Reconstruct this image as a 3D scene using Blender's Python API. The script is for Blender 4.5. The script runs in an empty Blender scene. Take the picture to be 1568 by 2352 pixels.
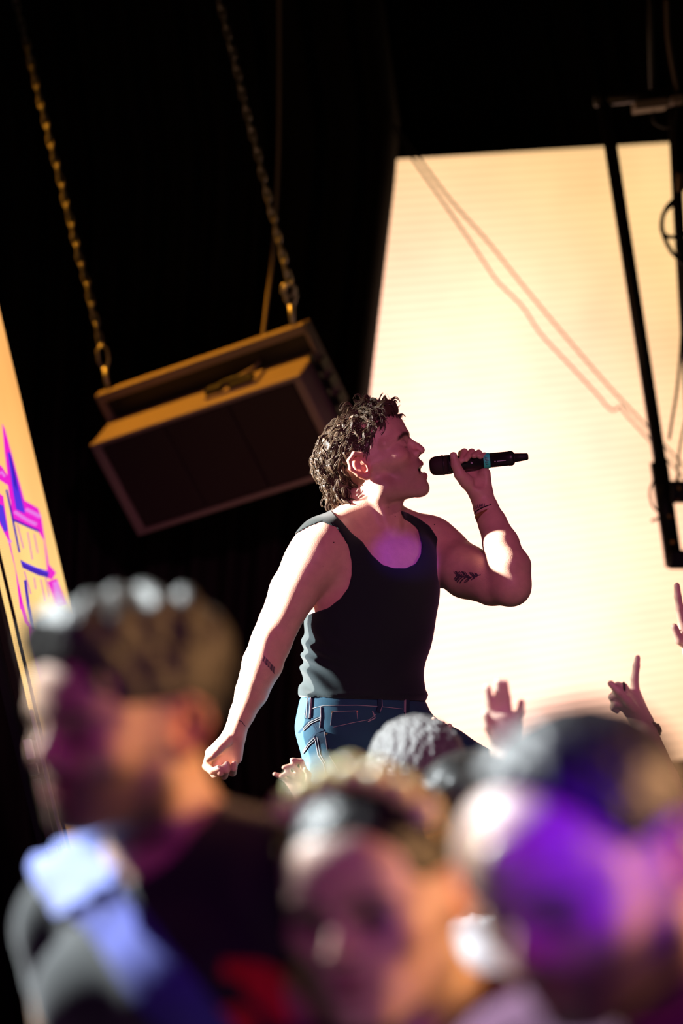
import bpy, bmesh, math, random, time
import numpy as np
from mathutils import Vector, Matrix
from mathutils.bvhtree import BVHTree
T0 = time.time()
scene = bpy.context.scene
COL = scene.collection
R = math.radians
# ------------------------------------------------------------------ camera
F_PX = 5553.0                      # 85 mm lens on a 24x36 frame, image 1568 x 2352
CAM = np.array([0.0, 0.0, 1.6])
PITCH, ROLL = R(8.0), R(10.0)
FWD = np.array([0, math.cos(PITCH), math.sin(PITCH)])
_r0 = np.array([1.0, 0, 0]); _u0 = np.array([0, -math.sin(PITCH), math.cos(PITCH)])
RIGHT = math.cos(ROLL) * _r0 - math.sin(ROLL) * _u0
UP = math.sin(ROLL) * _r0 + math.cos(ROLL) * _u0
DOWN = -UP
D0 = 5.553                         # distance of the singer: one pixel is one millimetre there
cam = bpy.data.cameras.new('camera'); cam_o = bpy.data.objects.new('camera', cam); COL.objects.link(cam_o)
cam.sensor_fit = 'VERTICAL'; cam.sensor_width = 24; cam.sensor_height = 36; cam.lens = 85
m = Matrix.Identity(4)
for i in range(3):
    m[i][0] = RIGHT[i]; m[i][1] = UP[i]; m[i][2] = -FWD[i]; m[i][3] = CAM[i]
cam_o.matrix_world = m
cam.clip_start = 0.05; cam.clip_end = 100
cam.dof.use_dof = True; cam.dof.focus_distance = 5.50; cam.dof.aperture_fstop = 1.9
scene.camera = cam_o
def px(u, v, d):                   # a point seen at pixel (u, v), d metres along the viewing axis (world metres)
    return CAM + d * (FWD + (u - 784) / F_PX * RIGHT + (v - 1176) / F_PX * DOWN)
def proj(P):                       # world metres -> pixel
    q = np.asarray(P) - CAM
    z = q @ FWD
    return 784 + F_PX * (q @ RIGHT) / z, 1176 + F_PX * (q @ DOWN) / z
# ------------------------------------------------------------------ view, world, lights
scene.view_settings.view_transform = 'Standard'; scene.view_settings.look = 'None'
scene.view_settings.exposure = 0.0; scene.view_settings.gamma = 1.0; scene.view_settings.use_curve_mapping = False
scene.cycles.use_denoising = True
scene.cycles.max_bounces = 5; scene.cycles.diffuse_bounces = 2; scene.cycles.glossy_bounces = 2
scene.cycles.sample_clamp_indirect = 4.0
world = bpy.data.worlds.new('world'); scene.world = world; world.use_nodes = True
world.node_tree.nodes['Background'].inputs[0].default_value = (0.5, 0.35, 0.6, 1)
world.node_tree.nodes['Background'].inputs[1].default_value = 0.006
def spot(name, loc, target, power, color, angle, blend=0.5, size=0.1):
    l = bpy.data.lights.new(name, 'SPOT'); l.energy = power; l.color = color
    l.spot_size = R(angle); l.spot_blend = blend; l.shadow_soft_size = size
    o = bpy.data.objects.new(name, l); COL.objects.link(o)
    o.location = loc
    o.rotation_euler = (Vector(target) - Vector(loc)).to_track_quat('-Z', 'Y').to_euler()
    return o
SING = px(830, 1350, D0)
# white follow spot hung high on the left, a little behind the performer, and a wider one beside it for the crowd
KEY = SING + 5.2 * (-0.93 * RIGHT - 0.35 * DOWN - 0.05 * FWD)
spot('follow_spot_white', KEY, px(655, 1390, D0), 15000, (1.0, 0.93, 0.86), 11, 0.3, 0.08)
spot('stage_spot_white', (-2.7, 4.2, 5.3), px(800, 1950, 2.6), 4600, (0.90, 0.98, 1.0), 56, 0.3, 0.06)
spot('jeans_fill_cool', SING + 5.0 * (-0.975 * RIGHT - 0.12 * DOWN + 0.15 * FWD), px(715, 1640, D0), 7500, (0.85, 0.96, 1.0), 6.6, 0.5, 0.05)  # added cool lamp, brightens the jeans and the left side of the tank
# magenta and violet stage wash from the front of house
spot('stage_spot_magenta', (1.6, -0.5, 3.6), SING, 420, (1.0, 0.28, 0.60), 24, 0.6, 0.15)
spot('stage_spot_purple', (0.3, -0.8, 2.5), px(800, 2000, 2.4), 85, (0.60, 0.02, 0.72), 46, 0.8, 0.1)
spot('stage_spot_violet', (-0.9, 0.2, 2.9), px(905, 1255, 5.4), 1000, (0.16, 0.01, 1.0), 1.3, 0.4, 0.02)
spot('stage_spot_blue', (0.45, -0.3, 2.0), px(1375, 1885, 1.8), 330, (0.09, 0.008, 1.0), 6.0, 0.9, 0.02)
# amber lamps: one at the right of the hall, one on the loudspeaker
spot('hall_lamp_amber', (3.5, 2.5, 2.1), px(900, 2000, 2.3), 780, (1.0, 0.50, 0.20), 50, 0.6, 0.1)
spot('stage_spot_amber', px(480, 900, 8.0) + 2.6 * (-0.60 * RIGHT - 0.80 * DOWN + 0.06 * FWD), px(480, 900, 8.0), 520, (1.0, 0.40, 0.03), 28, 0.6, 0.08)

# ------------------------------------------------------------------ materials
MATS = {}
def mat(name, col=(0.5, 0.5, 0.5), rough=0.6, metal=0.0, spec=0.5, attr=None, bump=None, emit=None, sheen=0.0, vary=None, sss=0.0):
    if name in MATS: return MATS[name]
    mt = bpy.data.materials.new(name); mt.use_nodes = True; MATS[name] = mt
    nt = mt.node_tree; b = nt.nodes['Principled BSDF']
    b.inputs['Base Color'].default_value = (*col, 1); b.inputs['Roughness'].default_value = rough
    b.inputs['Metallic'].default_value = metal; b.inputs['Specular IOR Level'].default_value = spec
    if sheen: b.inputs['Sheen Weight'].default_value = sheen
    if sss:
        b.inputs['Subsurface Weight'].default_value = sss
        b.inputs['Subsurface Radius'].default_value = (1.0, 0.3, 0.15); b.inputs['Subsurface Scale'].default_value = 0.008
    tc = nt.nodes.new('ShaderNodeTexCoord')
    src = None
    if attr:
        a = nt.nodes.new('ShaderNodeAttribute'); a.attribute_name = attr; src = a.outputs['Color']
    if vary:                       # (scale, amount): noise multiplied into the colour
        n = nt.nodes.new('ShaderNodeTexNoise'); n.inputs['Scale'].default_value = vary[0]; n.inputs['Detail'].default_value = 4
        nt.links.new(tc.outputs['Object'], n.inputs['Vector'])
        mr = nt.nodes.new('ShaderNodeMapRange'); mr.inputs[3].default_value = 1 - vary[1]; mr.inputs[4].default_value = 1 + vary[1]
        nt.links.new(n.outputs['Fac'], mr.inputs[0])
        mx = nt.nodes.new('ShaderNodeMix'); mx.data_type = 'RGBA'; mx.blend_type = 'MULTIPLY'; mx.inputs[0].default_value = 1
        if src: nt.links.new(src, mx.inputs[6])
        else: mx.inputs[6].default_value = (*col, 1)
        nt.links.new(mr.outputs[0], mx.inputs[7]); src = mx.outputs[2]
    if src: nt.links.new(src, b.inputs['Base Color'])
    if bump:                       # (scale, strength, distance)
        n = nt.nodes.new('ShaderNodeTexNoise'); n.inputs['Scale'].default_value = bump[0]; n.inputs['Detail'].default_value = 3
        nt.links.new(tc.outputs['Object'], n.inputs['Vector'])
        bp = nt.nodes.new('ShaderNodeBump'); bp.inputs['Strength'].default_value = bump[1]; bp.inputs['Distance'].default_value = bump[2]
        nt.links.new(n.outputs['Fac'], bp.inputs['Height']); nt.links.new(bp.outputs['Normal'], b.inputs['Normal'])
    if emit:
        b.inputs['Emission Color'].default_value = (*emit[:3], 1); b.inputs['Emission Strength'].default_value = emit[3]
    return mt
mat('black_drape', (0.012, 0.010, 0.009), 0.9, spec=0.1, bump=(60, 0.3, 0.004))
mat('black_paint', (0.010, 0.009, 0.009), 0.55, spec=0.3)
mat('black_metal', (0.012, 0.011, 0.011), 0.4, 0.0, spec=0.4)
mat('black_rubber', (0.012, 0.011, 0.011), 0.6, spec=0.3)
mat('steel', (0.35, 0.33, 0.30), 0.4, 0.8)
mat('cabinet_paint', (0.22, 0.17, 0.13), 0.65, spec=0.3, bump=(300, 0.2, 0.001))
mat('grille_mesh', (0.03, 0.02, 0.018), 0.7, spec=0.2, bump=(500, 0.4, 0.001))
mat('hall_floor', (0.03, 0.028, 0.027), 0.5, vary=(6, 0.3))
mat('stage_deck', (0.02, 0.02, 0.02), 0.5, vary=(8, 0.3))
mat('skin', rough=0.45, spec=0.35, attr='Col', bump=(420, 0.30, 0.0012), sss=0.12, vary=(55, 0.16))
mat('hair_dark', (0.075, 0.048, 0.028), 0.42, spec=0.45)
mat('hair_black', (0.012, 0.011, 0.011), 0.45, spec=0.35, bump=(60, 0.5, 0.01))
mat('hair_grey', (0.12, 0.115, 0.11), 0.5, spec=0.5, bump=(120, 0.8, 0.01))
mat('tank_fabric', (0.009, 0.016, 0.017), 0.85, spec=0.15, sheen=0.15, bump=(700, 0.25, 0.001))
mat('denim', (0.013, 0.062, 0.098), 0.8, spec=0.2, sheen=0.1, vary=(14, 0.35), bump=(900, 0.3, 0.001))
mat('denim_dark', (0.010, 0.028, 0.050), 0.85, spec=0.2, bump=(900, 0.3, 0.001))
mat('stitch', (0.32, 0.30, 0.29), 0.8)
mat('ink', (0.06, 0.04, 0.055), 0.7)
mat('mole', (0.06, 0.025, 0.02), 0.7)
mat('copper', (0.55, 0.33, 0.18), 0.3, 0.9)
mat('gold', (0.75, 0.55, 0.25), 0.25, 1.0)
mat('tape_green', (0.05, 0.92, 0.60), 0.5)
mat('white_print', (0.7, 0.7, 0.75), 0.5)
mat('pearl', (0.98, 0.92, 0.45), 0.25, 0.0, spec=0.8)
mat('shirt_black', (0.016, 0.020, 0.020), 0.8, sheen=0.25, spec=0.2)
mat('shirt_white', (0.75, 0.75, 0.78), 0.8)
mat('shirt_grey', (0.10, 0.10, 0.11), 0.85)
mat('shirt_plum', (0.10, 0.02, 0.08), 0.85)
mat('print_red', (0.65, 0.008, 0.012), 0.7)
mat('towel', (0.045, 0.06, 0.30), 0.95, sheen=0.2, vary=(14, 0.6))
mat('towel_lit', (0.22, 0.28, 0.72), 0.95, sheen=0.3, vary=(18, 0.3))
mat('nail', (0.66, 0.42, 0.36), 0.3)
mat('band_tan', (0.30, 0.13, 0.05), 0.5, 0.2)
mat('trousers_dark', (0.02, 0.022, 0.03), 0.85)
mat('shoe', (0.02, 0.02, 0.02), 0.5)

# ------------------------------------------------------------------ object helpers
def link(o, parent=None, label=None, cat=None, group=None, kind=None):
    COL.objects.link(o)
    if parent: o.parent = parent
    if label: o['label'] = label
    if cat: o['category'] = cat
    if group: o['group'] = group
    if kind: o['kind'] = kind
    return o
def thing(name, loc, label, cat, group=None):
    o = bpy.data.objects.new(name, None); o.location = loc; o.empty_display_size = 0.1
    return link(o, None, label, cat, group)
def meshobj(name, verts, faces, material, parent=None, smooth=False, origin=None, **kw):
    """verts in world metres; the object's origin is its parent's, or `origin`, or its own base"""
    V = np.asarray(verts, dtype=np.float64)
    if parent is not None: off = np.array(parent.location) if parent.parent is None else np.array(parent.location) + np.array(parent.parent.location)
    elif origin is not None: off = np.array(origin)
    else:
        off = (V.min(0) + V.max(0)) / 2; off[2] = V[:, 2].min()
    me = bpy.data.meshes.new(name)
    me.from_pydata((V - off).tolist(), [], [list(map(int, f)) for f in faces])
    if smooth: me.polygons.foreach_set('use_smooth', [True] * len(me.polygons))
    me.materials.append(MATS[material]); me.update()
    o = bpy.data.objects.new(name, me)
    if parent is None: o.location = off
    return link(o, parent, **kw)
def box_vf(c, ax, hs):             # centre, 3 axes (rows), half sizes
    c = np.asarray(c, float); A = np.asarray(ax, float)
    V = [c + sx * hs[0] * A[0] + sy * hs[1] * A[1] + sz * hs[2] * A[2] for sx in (-1, 1) for sy in (-1, 1) for sz in (-1, 1)]
    Fc = [(0, 1, 3, 2), (4, 6, 7, 5), (0, 4, 5, 1), (2, 3, 7, 6), (0, 2, 6, 4), (1, 5, 7, 3)]
    if np.dot(np.cross(A[0], A[1]), A[2]) < 0: Fc = [f[::-1] for f in Fc]
    return V, Fc
def bevel(o, w, seg=2):
    md = o.modifiers.new('bevel', 'BEVEL'); md.width = w; md.segments = seg; md.limit_method = 'ANGLE'
    return o
class MB:                           # collects shapes that make up one part
    def __init__(s): s.V = []; s.F = []
    def add(s, V, Fc):
        n = len(s.V); s.V += [np.asarray(v, float) for v in V]; s.F += [tuple(i + n for i in f) for f in Fc]; return s
    def box(s, c, ax, hs): return s.add(*box_vf(c, ax, hs))
    def tube(s, pts, r, n=8, closed=False, caps=True):
        P = [np.asarray(p, float) for p in pts]; k = len(P)
        rs = r if hasattr(r, '__len__') else [r] * k
        V = []; Fc = []; prev = None
        for i in range(k):
            t = (P[(i + 1) % k] - P[i - 1]) if closed else (P[min(i + 1, k - 1)] - P[max(i - 1, 0)])
            t = t / (np.linalg.norm(t) + 1e-12)
            if prev is None:
                a = np.array([0, 0, 1.0]) if abs(t[2]) < 0.9 else np.array([1.0, 0, 0])
                e1 = np.cross(t, a)
            else: e1 = prev - t * np.dot(prev, t)
            e1 /= np.linalg.norm(e1) + 1e-12; e2 = np.cross(t, e1); prev = e1
            for j in range(n):
                th = 2 * math.pi * j / n
                V.append(P[i] + rs[i] * (math.cos(th) * e1 + math.sin(th) * e2))
        for i in range(k if closed else k - 1):
            for j in range(n):
                a = i * n + j; b_ = i * n + (j + 1) % n; c = ((i + 1) % k) * n + (j + 1) % n; d = ((i + 1) % k) * n + j
                Fc.append((a, b_, c, d))
        if caps and not closed:
            Fc.append(tuple(range(n))[::-1]); Fc.append(tuple((k - 1) * n + j for j in range(n)))
        return s.add(V, Fc)
    def obj(s, name, material, parent=None, smooth=False, **kw):
        return meshobj(name, s.V, s.F, material, parent, smooth, **kw)
def spline(pts, n=6):               # Catmull-Rom through points
    P = [np.asarray(p, float) for p in pts]; out = []
    for i in range(len(P) - 1):
        p0 = P[max(i - 1, 0)]; p1 = P[i]; p2 = P[i + 1]; p3 = P[min(i + 2, len(P) - 1)]
        for k in range(n):
            t = k / n
            out.append(0.5 * ((2 * p1) + (-p0 + p2) * t + (2 * p0 - 5 * p1 + 4 * p2 - p3) * t * t + (-p0 + 3 * p1 - 3 * p2 + p3) * t ** 3))
    out.append(P[-1]); return out
AX = np.eye(3); CAMAX = np.array([RIGHT, DOWN, FWD])
def solve_depth(u, v, z):           # depth at which pixel (u, v) lies at world height z
    k = FWD[2] + (u - 784) / F_PX * RIGHT[2] + (v - 1176) / F_PX * DOWN[2]
    return (z - CAM[2]) / k
#==SET==
# ================================================================== the hall
def flat_box(name, lo, hi, material, parent=None, **kw):
    lo = np.array(lo, float); hi = np.array(hi, float)
    return MB().box((lo + hi) / 2, AX, (hi - lo) / 2).obj(name, material, parent, **kw)
flat_box('floor', (-6, -3, -0.1), (7, 14, 0), 'hall_floor', kind='structure')
flat_box('ceiling', (-6, -3, 7.0), (7, 14, 7.1), 'black_paint', kind='structure')
flat_box('wall_back', (-6, 13.9, 0), (7, 14, 7), 'black_paint', kind='structure')
flat_box('wall_left', (-6.1, -3, 0), (-6, 14, 7), 'black_paint', kind='structure')
flat_box('wall_right', (7, -3, 0), (7.1, 14, 7), 'black_paint', kind='structure')
flat_box('wall_front', (-6, -3.1, 0), (7, -3, 7), 'black_paint', kind='structure')
STAGE_Z = 1.022
st = thing('stage', (0, 9, 0), 'low black stage deck under the singer behind the crowd', 'stage')
flat_box('deck', (-5.5, 5.22, STAGE_Z - 0.08), (6.5, 13.5, STAGE_Z), 'stage_deck', st)
flat_box('fascia', (-5.5, 5.26, 0), (6.5, 5.30, STAGE_Z - 0.08), 'black_drape', st)
flat_box('fascia', (-5.5, 13.4, 0), (6.5, 13.44, STAGE_Z - 0.08), 'black_drape', st)

# ---------------------------------------------------------------- big video wall (right)
sa = px(912, 368, 9.5); sb = px(1568, 328, solve_depth(1568, 328, sa[2]))
SU = (sb - sa) / np.linalg.norm(sb - sa); SN = np.cross(SU, [0, 0, 1.0]); SN /= np.linalg.norm(SN)   # SN towards the viewer
if np.dot(SN, FWD) > 0: SN = -SN
def screen_mat(name, hot, cool, axis_scale, stripes=180.0, center=(0, 0, 0), rad=1.0):
    mt = bpy.data.materials.new(name); mt.use_nodes = True; MATS[name] = mt; nt = mt.node_tree
    for n in list(nt.nodes): nt.nodes.remove(n)
    out = nt.nodes.new('ShaderNodeOutputMaterial'); em = nt.nodes.new('ShaderNodeEmission')
    g = nt.nodes.new('ShaderNodeNewGeometry')
    def vm(op, a, b=None):
        n = nt.nodes.new('ShaderNodeVectorMath'); n.operation = op
        nt.links.new(a, n.inputs[0])
        if b is not None: n.inputs[1].default_value = b
        return n
    d = vm('SUBTRACT', g.outputs['Position'], center); s = vm('MULTIPLY', d.outputs[0], axis_scale); ln = vm('LENGTH', s.outputs[0])
    mr = nt.nodes.new('ShaderNodeMapRange'); mr.interpolation_type = 'SMOOTHSTEP'
    mr.inputs[1].default_value = 0.15; mr.inputs[2].default_value = rad; nt.links.new(ln.outputs['Value'], mr.inputs[0])
    mx = nt.nodes.new('ShaderNodeMix'); mx.data_type = 'RGBA'; nt.links.new(mr.outputs[0], mx.inputs[0])
    mx.inputs[6].default_value = (*hot, 1); mx.inputs[7].default_value = (*cool, 1)
    # LED scan rows and a soft mottled picture
    sep = nt.nodes.new('ShaderNodeSeparateXYZ'); nt.links.new(g.outputs['Position'], sep.inputs[0])
    m1 = nt.nodes.new('ShaderNodeMath'); m1.operation = 'MULTIPLY'; m1.inputs[1].default_value = stripes; nt.links.new(sep.outputs['Z'], m1.inputs[0])
    m2 = nt.nodes.new('ShaderNodeMath'); m2.operation = 'SINE'; nt.links.new(m1.outputs[0], m2.inputs[0])
    nz = nt.nodes.new('ShaderNodeTexNoise'); nz.inputs['Scale'].default_value = 2.2; nt.links.new(g.outputs['Position'], nz.inputs['Vector'])
    m3 = nt.nodes.new('ShaderNodeMath'); m3.operation = 'MULTIPLY_ADD'; m3.inputs[1].default_value = 0.10; m3.inputs[2].default_value = 0.8
    nt.links.new(m2.outputs[0], m3.inputs[0])
    m4 = nt.nodes.new('ShaderNodeMath'); m4.operation = 'MULTIPLY_ADD'; m4.inputs[1].default_value = 0.4; nt.links.new(nz.outputs['Fac'], m4.inputs[0]); nt.links.new(m3.outputs[0], m4.inputs[2])
    nt.links.new(mx.outputs[2], em.inputs['Color']); nt.links.new(m4.outputs[0], em.inputs['Strength']); nt.links.new(em.outputs[0], out.inputs[0])
    return mt
hc = px(1010, 1330, 9.65)
screen_mat('wall_picture', (2.3, 1.25, 0.98), (1.10, 0.68, 0.30), (1.0, 0.4, 0.75), 180.0, tuple(hc), 1.5)
vw = thing('video_wall', px(1200, 1500, 9.9) * np.array([1, 1, 0]) + np.array([0, 0.0, STAGE_Z + .006]), 'huge glowing amber video wall of square tiles behind the singer', 'screen')
TW, TH = 0.0835, 0.178
z_top = sa[2]; ncol, nrow = 21, 14
org = sa - SU * (TW * 6)
tile_me = None
for i in range(ncol):
    for j in range(nrow):
        c = org + SU * (TW * (i + 0.5)) - np.array([0, 0, TH * (j + 0.5)])
        if tile_me is None:
            V, Fc = box_vf((0, 0, 0), (SU, -SN, (0, 0, 1)), (TW / 2 - 0.0006, 0.012, TH / 2 - 0.0006))
            tile_me = bpy.data.meshes.new('led_tile'); tile_me.from_pydata([list(v) for v in V], [], Fc); tile_me.materials.append(MATS['wall_picture'])
        o = bpy.data.objects.new('led_tile', tile_me); link(o, vw); o.location = Vector(c) - vw.location
wc = org + SU * (TW * ncol / 2) - np.array([0, 0, TH * nrow / 2]) - SN * 0.05
MB().box(wc, (SU, SN, (0, 0, 1)), (TW * ncol / 2, 0.034, TH * nrow / 2)).obj('backing_frame', 'black_metal', vw)
zb = z_top - TH * nrow
for f in (0.1, 0.5, 0.9):
    b0 = org + SU * (TW * ncol * f) - SN * 0.06
    MB().box((b0[0], b0[1], (STAGE_Z + zb) / 2 + .006), (SU, SN, (0, 0, 1)), (0.03, 0.03, (zb - STAGE_Z) / 2 - 0.004)).obj('support_post', 'black_metal', vw)

# ---------------------------------------------------------------- black curtain (left of the wall)
ed = [px(u, v, 9.0) for u, v in ((921, 300), (912, 368), (850, 910), (812, 1300), (775, 1700))]
ez = [p[2] for p in ed][::-1]; exs = [p[0] for p in ed][::-1]
def curtain(name, x0, xr, y, z0, z1, folds, amp, label, nx=260, nz=26, seed=1):
    rnd = random.Random(seed); V = []; Fc = []
    ph = [rnd.uniform(0, 6.28) for _ in range(6)]
    for j in range(nz + 1):
        z = z0 + (z1 - z0) * j / nz
        for i in range(nx + 1):
            s = i / nx; x = x0 + (xr(z) - x0) * s
            th = s * folds * 6.283
            yy = y + amp * (math.sin(th + 0.8 * math.sin(th * 0.31 + ph[0])) + 0.4 * math.sin(th * 1.7 + ph[1] + z * 0.3)) + 0.02 * math.sin(z * 2 + th * 0.2)
            V.append((x, yy, z))
    for j in range(nz):
        for i in range(nx):
            a = j * (nx + 1) + i; Fc.append((a, a + 1, a + nx + 2, a + nx + 1))
    o = meshobj(name, V, Fc, 'black_drape', None, True, label=label, cat='curtain')
    md = o.modifiers.new('thick', 'SOLIDIFY'); md.thickness = 0.006
    return o
def xr_edge(z):
    if z > ez[-1]: return exs[-1] + (z - ez[-1]) * 0.05
    return float(np.interp(z, ez, exs))
curtain('stage_curtain', -3.6, xr_edge, ed[1][1], STAGE_Z + .01, 6.6, 26, 0.05, 'floor-length black pleated curtain behind the hanging loudspeaker')
curtain('valance_curtain', 0.35, lambda z: 3.6, sa[1] + 0.75, z_top + 0.03, 6.8, 22, 0.04, 'black drape hanging above the amber video wall', 200, 10, 5)

# ---------------------------------------------------------------- two thin cables slung across the video wall
c1 = [(905, 285), (960, 360), (1035, 460), (1120, 555), (1200, 655), (1300, 775), (1400, 890), (1490, 985), (1560, 1060), (1720, 1230), (1900, 1420)]
c2 = [(890, 270), (930, 340), (1000, 440), (1080, 555), (1130, 630), (1150, 655), (1200, 705), (1240, 765), (1300, 830), (1370, 905), (1395, 935), (1410, 942), (1425, 935), (1440, 955), (1500, 1020), (1560, 1085), (1720, 1260), (1900, 1450)]
for pts, lab in ((c1, 'straight thin cable slung diagonally across the amber video wall'), (c2, 'kinked thin cable sagging below the straight one across the video wall')):
    n = len(pts)
    P = spline([px(u, v, 8.70 + 0.45 * i / n) for i, (u, v) in enumerate(pts)], 6)
    MB().tube(P, 0.0042, 6).obj('cable', 'black_rubber', smooth=True, label=lab, cat='cable', group='cables slung across the video wall')

# ---------------------------------------------------------------- drop pole with lamp clutter (right edge)
dp = 8.0; s8 = dp / F_PX
pole = thing('lighting_rig', px(1540, 1300, dp), 'black lighting rig of drop poles and looped cables hanging before the amber video wall', 'lighting rig')
MB().tube([px(1383, 215, dp), px(1534, 1180, dp)], 15.5 * s8, 16).obj('drop_pole', 'black_metal', pole, True)
MB().tube([px(1512, 1060, dp), px(1548, 1300, dp)], 21 * s8, 16).obj('sleeve', 'black_metal', pole, True)
b = MB(); b.box(px(1556, 1285, dp), CAMAX, (24 * s8, 22 * s8, 0.03)); bevel(b.obj('end_block', 'black_metal', pole), 0.008)
b = MB(); b.box(px(1556, 1130, dp), CAMAX, (20 * s8, 26 * s8, 0.03)); bevel(b.obj('clamp', 'black_metal', pole), 0.006)
for (u, v) in ((1554, 1100), (1560, 1120), (1557, 1150), (1538, 1185), (1545, 1245)):
    MB().tube([px(u, v, dp - 0.035), px(u + 1, v + 1, dp - 0.055)], 5 * s8, 8).obj('bolt', 'copper', pole, True)
MB().tube(spline([px(u, v, dp - 0.03) for u, v in ((1530, 1095), (1505, 1100), (1492, 1130), (1500, 1165), (1520, 1180), (1532, 1215), (1540, 1260))]), 3 * s8, 6).obj('cable_loop', 'black_rubber', pole, True)
MB().tube(spline([px(u, v, dp - 0.03) for u, v in ((1532, 1110), (1518, 1130), (1516, 1170), (1526, 1220), (1545, 1255))]), 3 * s8, 6).obj('cable_loop', 'black_rubber', pole, True)
MB().tube([px(1495, 1196, dp), px(1530, 1186, dp)], 3.5 * s8, 6).obj('tie', 'black_rubber', pole, True)
# truss arm above with work light
rig = pole
MB().tube([px(1365, 232, dp), px(1640, 205, dp)], 14 * s8, 12).obj('bar', 'black_metal', rig, True)
MB().tube([px(1500, 218, dp), px(1480, -400, dp + 0.1)], 8 * s8, 8).obj('drop_rod', 'black_metal', rig, True)
bx = MB(); bx.box(px(1492, 243, dp - 0.05), np.array([RIGHT * 0.99 - DOWN * 0.12, DOWN * 0.99 + RIGHT * 0.12, FWD]), (38 * s8, 10 * s8, 0.05)); bevel(bx.obj('work_light', 'cabinet_paint', rig), 0.004)
bx = MB(); bx.box(px(1552, 232, dp - 0.05), np.array([RIGHT * 0.99 - DOWN * 0.12, DOWN * 0.99 + RIGHT * 0.12, FWD]), (14 * s8, 9 * s8, 0.05)); bevel(bx.obj('junction_box', 'cabinet_paint', rig), 0.004)
MB().tube(spline([px(u, v, dp - 0.06) for u, v in ((1500, 255), (1502, 280), (1525, 292), (1550, 285), (1556, 250))]), 3 * s8, 6).obj('cable_loop', 'black_rubber', rig, True)
pole2 = pole
MB().tube([px(1545, 200, dp), px(1556, 460, dp), px(1590, 1050, dp)], [15 * s8, 13 * s8, 12 * s8], 12).obj('drop_pole', 'black_metal', pole2, True)
MB().tube(spline([px(u, v, dp - 0.04) for u, v in ((1552, 455), (1532, 475), (1520, 505), (1522, 535), (1545, 545), (1580, 535))]), 5 * s8, 8).obj('cable_loop', 'black_rubber', pole2, True)
MB().tube(spline([px(u, v, dp - 0.04) for u, v in ((1550, 465), (1524, 490), (1521, 530), (1540, 575), (1572, 610), (1590, 640))]), 5 * s8, 8).obj('cable_loop', 'black_rubber', pole2, True)
MB().tube(spline([px(u, v, dp - 0.04) for u, v in ((1590, 560), (1568, 640), (1565, 760), (1556, 880), (1542, 970), (1536, 1010))]), 3.5 * s8, 8).obj('cable_run', 'black_rubber', pole2, True)
MB().tube(spline([px(u, v, dp - 0.04) for u, v in ((1575, 960), (1562, 1020), (1556, 1075), (1558, 1110))]), 3 * s8, 8).obj('cable_run', 'black_rubber', pole2, True)
MB().tube(spline([px(u, v, dp - 0.03) for u, v in ((1530, 0), (1533, 80), (1545, 160), (1556, 210))]), 5 * s8, 8).obj('cable_run', 'cabinet_paint', pole2, True)
MB().box(px(1562, 420, dp - 0.03), CAMAX, (8 * s8, 20 * s8, 0.015)).obj('clip', 'copper', pole2)

# ---------------------------------------------------------------- hanging loudspeaker
ss = 8.0 / F_PX
Wd = np.array([.862, -.263, -.433]) @ CAMAX; Hd = np.array([.4235, .843, .331]) @ CAMAX
Wd /= np.linalg.norm(Wd); Hd -= Wd * np.dot(Wd, Hd); Hd /= np.linalg.norm(Hd); Dd = np.cross(Wd, Hd)
if np.dot(Dd, FWD) < 0: Dd = -Dd
SW, SH, SD = 578 * ss, 255 * ss, 137 * ss
TL = px(205, 1022, 8.18)
def spk(w, h, d): return TL + Wd * (w * SW) + Hd * (h * SH) + Dd * (d * SD)
SA = (Wd, Hd, Dd)
ls = thing('hanging_loudspeaker', spk(.5, .5, .5), 'wide dark loudspeaker cabinet hanging on two chains in front of the curtain', 'loudspeaker')
bevel(MB().box(spk(.5, .5, .54), SA, (SW / 2, SH / 2, SD * .46)).obj('cabinet', 'cabinet_paint', ls), 0.012, 3)
for k in range(3):
    bevel(MB().box(spk(.045 + .91 * (k + .5) / 3, .5, .04), SA, (SW * .91 / 6 - .0025, SH * .44, .008)).obj('grille_panel', 'grille_mesh', ls), 0.004)
for (w0, h0, hw, hh) in ((.5, .025, .5, .025), (.5, .975, .5, .025), (.02, .5, .02, .45), (.98, .5, .02, .45)):
    bevel(MB().box(spk(w0, h0, .05), SA, (SW * hw, SH * hh, .014)).obj('front_rim', 'cabinet_paint', ls), 0.005)
fb = -.235
bevel(MB().box(spk(.5, fb, 1.0), SA, (SW * .5, SH * .045, .02)).obj('fly_bar', 'cabinet_paint', ls), 0.004)
for w0 in (.004, .996):
    bevel(MB().box(spk(w0, .16, 1.06), SA, (.008, SH * .42, .028)).obj('side_arm', 'cabinet_paint', ls), 0.003)
MB().box(spk(.5, -.1, 1.12), SA, (SW * .49, SH * .12, .006)).obj('rear_plate', 'black_metal', ls)
for h0 in (.12, .30, .48):
    MB().box(spk(1.012, h0, .86), SA, (.008, SH * .045, .03)).obj('side_latch', 'black_metal', ls)
MB().box(spk(1.004, .33, .62), SA, (.004, SH * .36, .012)).obj('side_groove', 'black_metal', ls)
# carrying handle recessed in the top
MB().box(spk(.66, -.012, .50), SA, (SW * .12, .006, SD * .24)).obj('handle_plate', 'cabinet_paint', ls)
MB().tube(spline([spk(.57, -.01, .5), spk(.58, -.05, .5), spk(.66, -.07, .5), spk(.74, -.05, .5), spk(.75, -.01, .5)]), .009, 8).obj('top_handle', 'black_rubber', ls, True)
MB().box(spk(.58, -.03, .42), SA, (.03, .016, .02)).obj('connector', 'black_rubber', ls)
MB().box(spk(.71, -.03, .34), SA, (.045, .012, .012)).obj('connector', 'black_rubber', ls)
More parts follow.
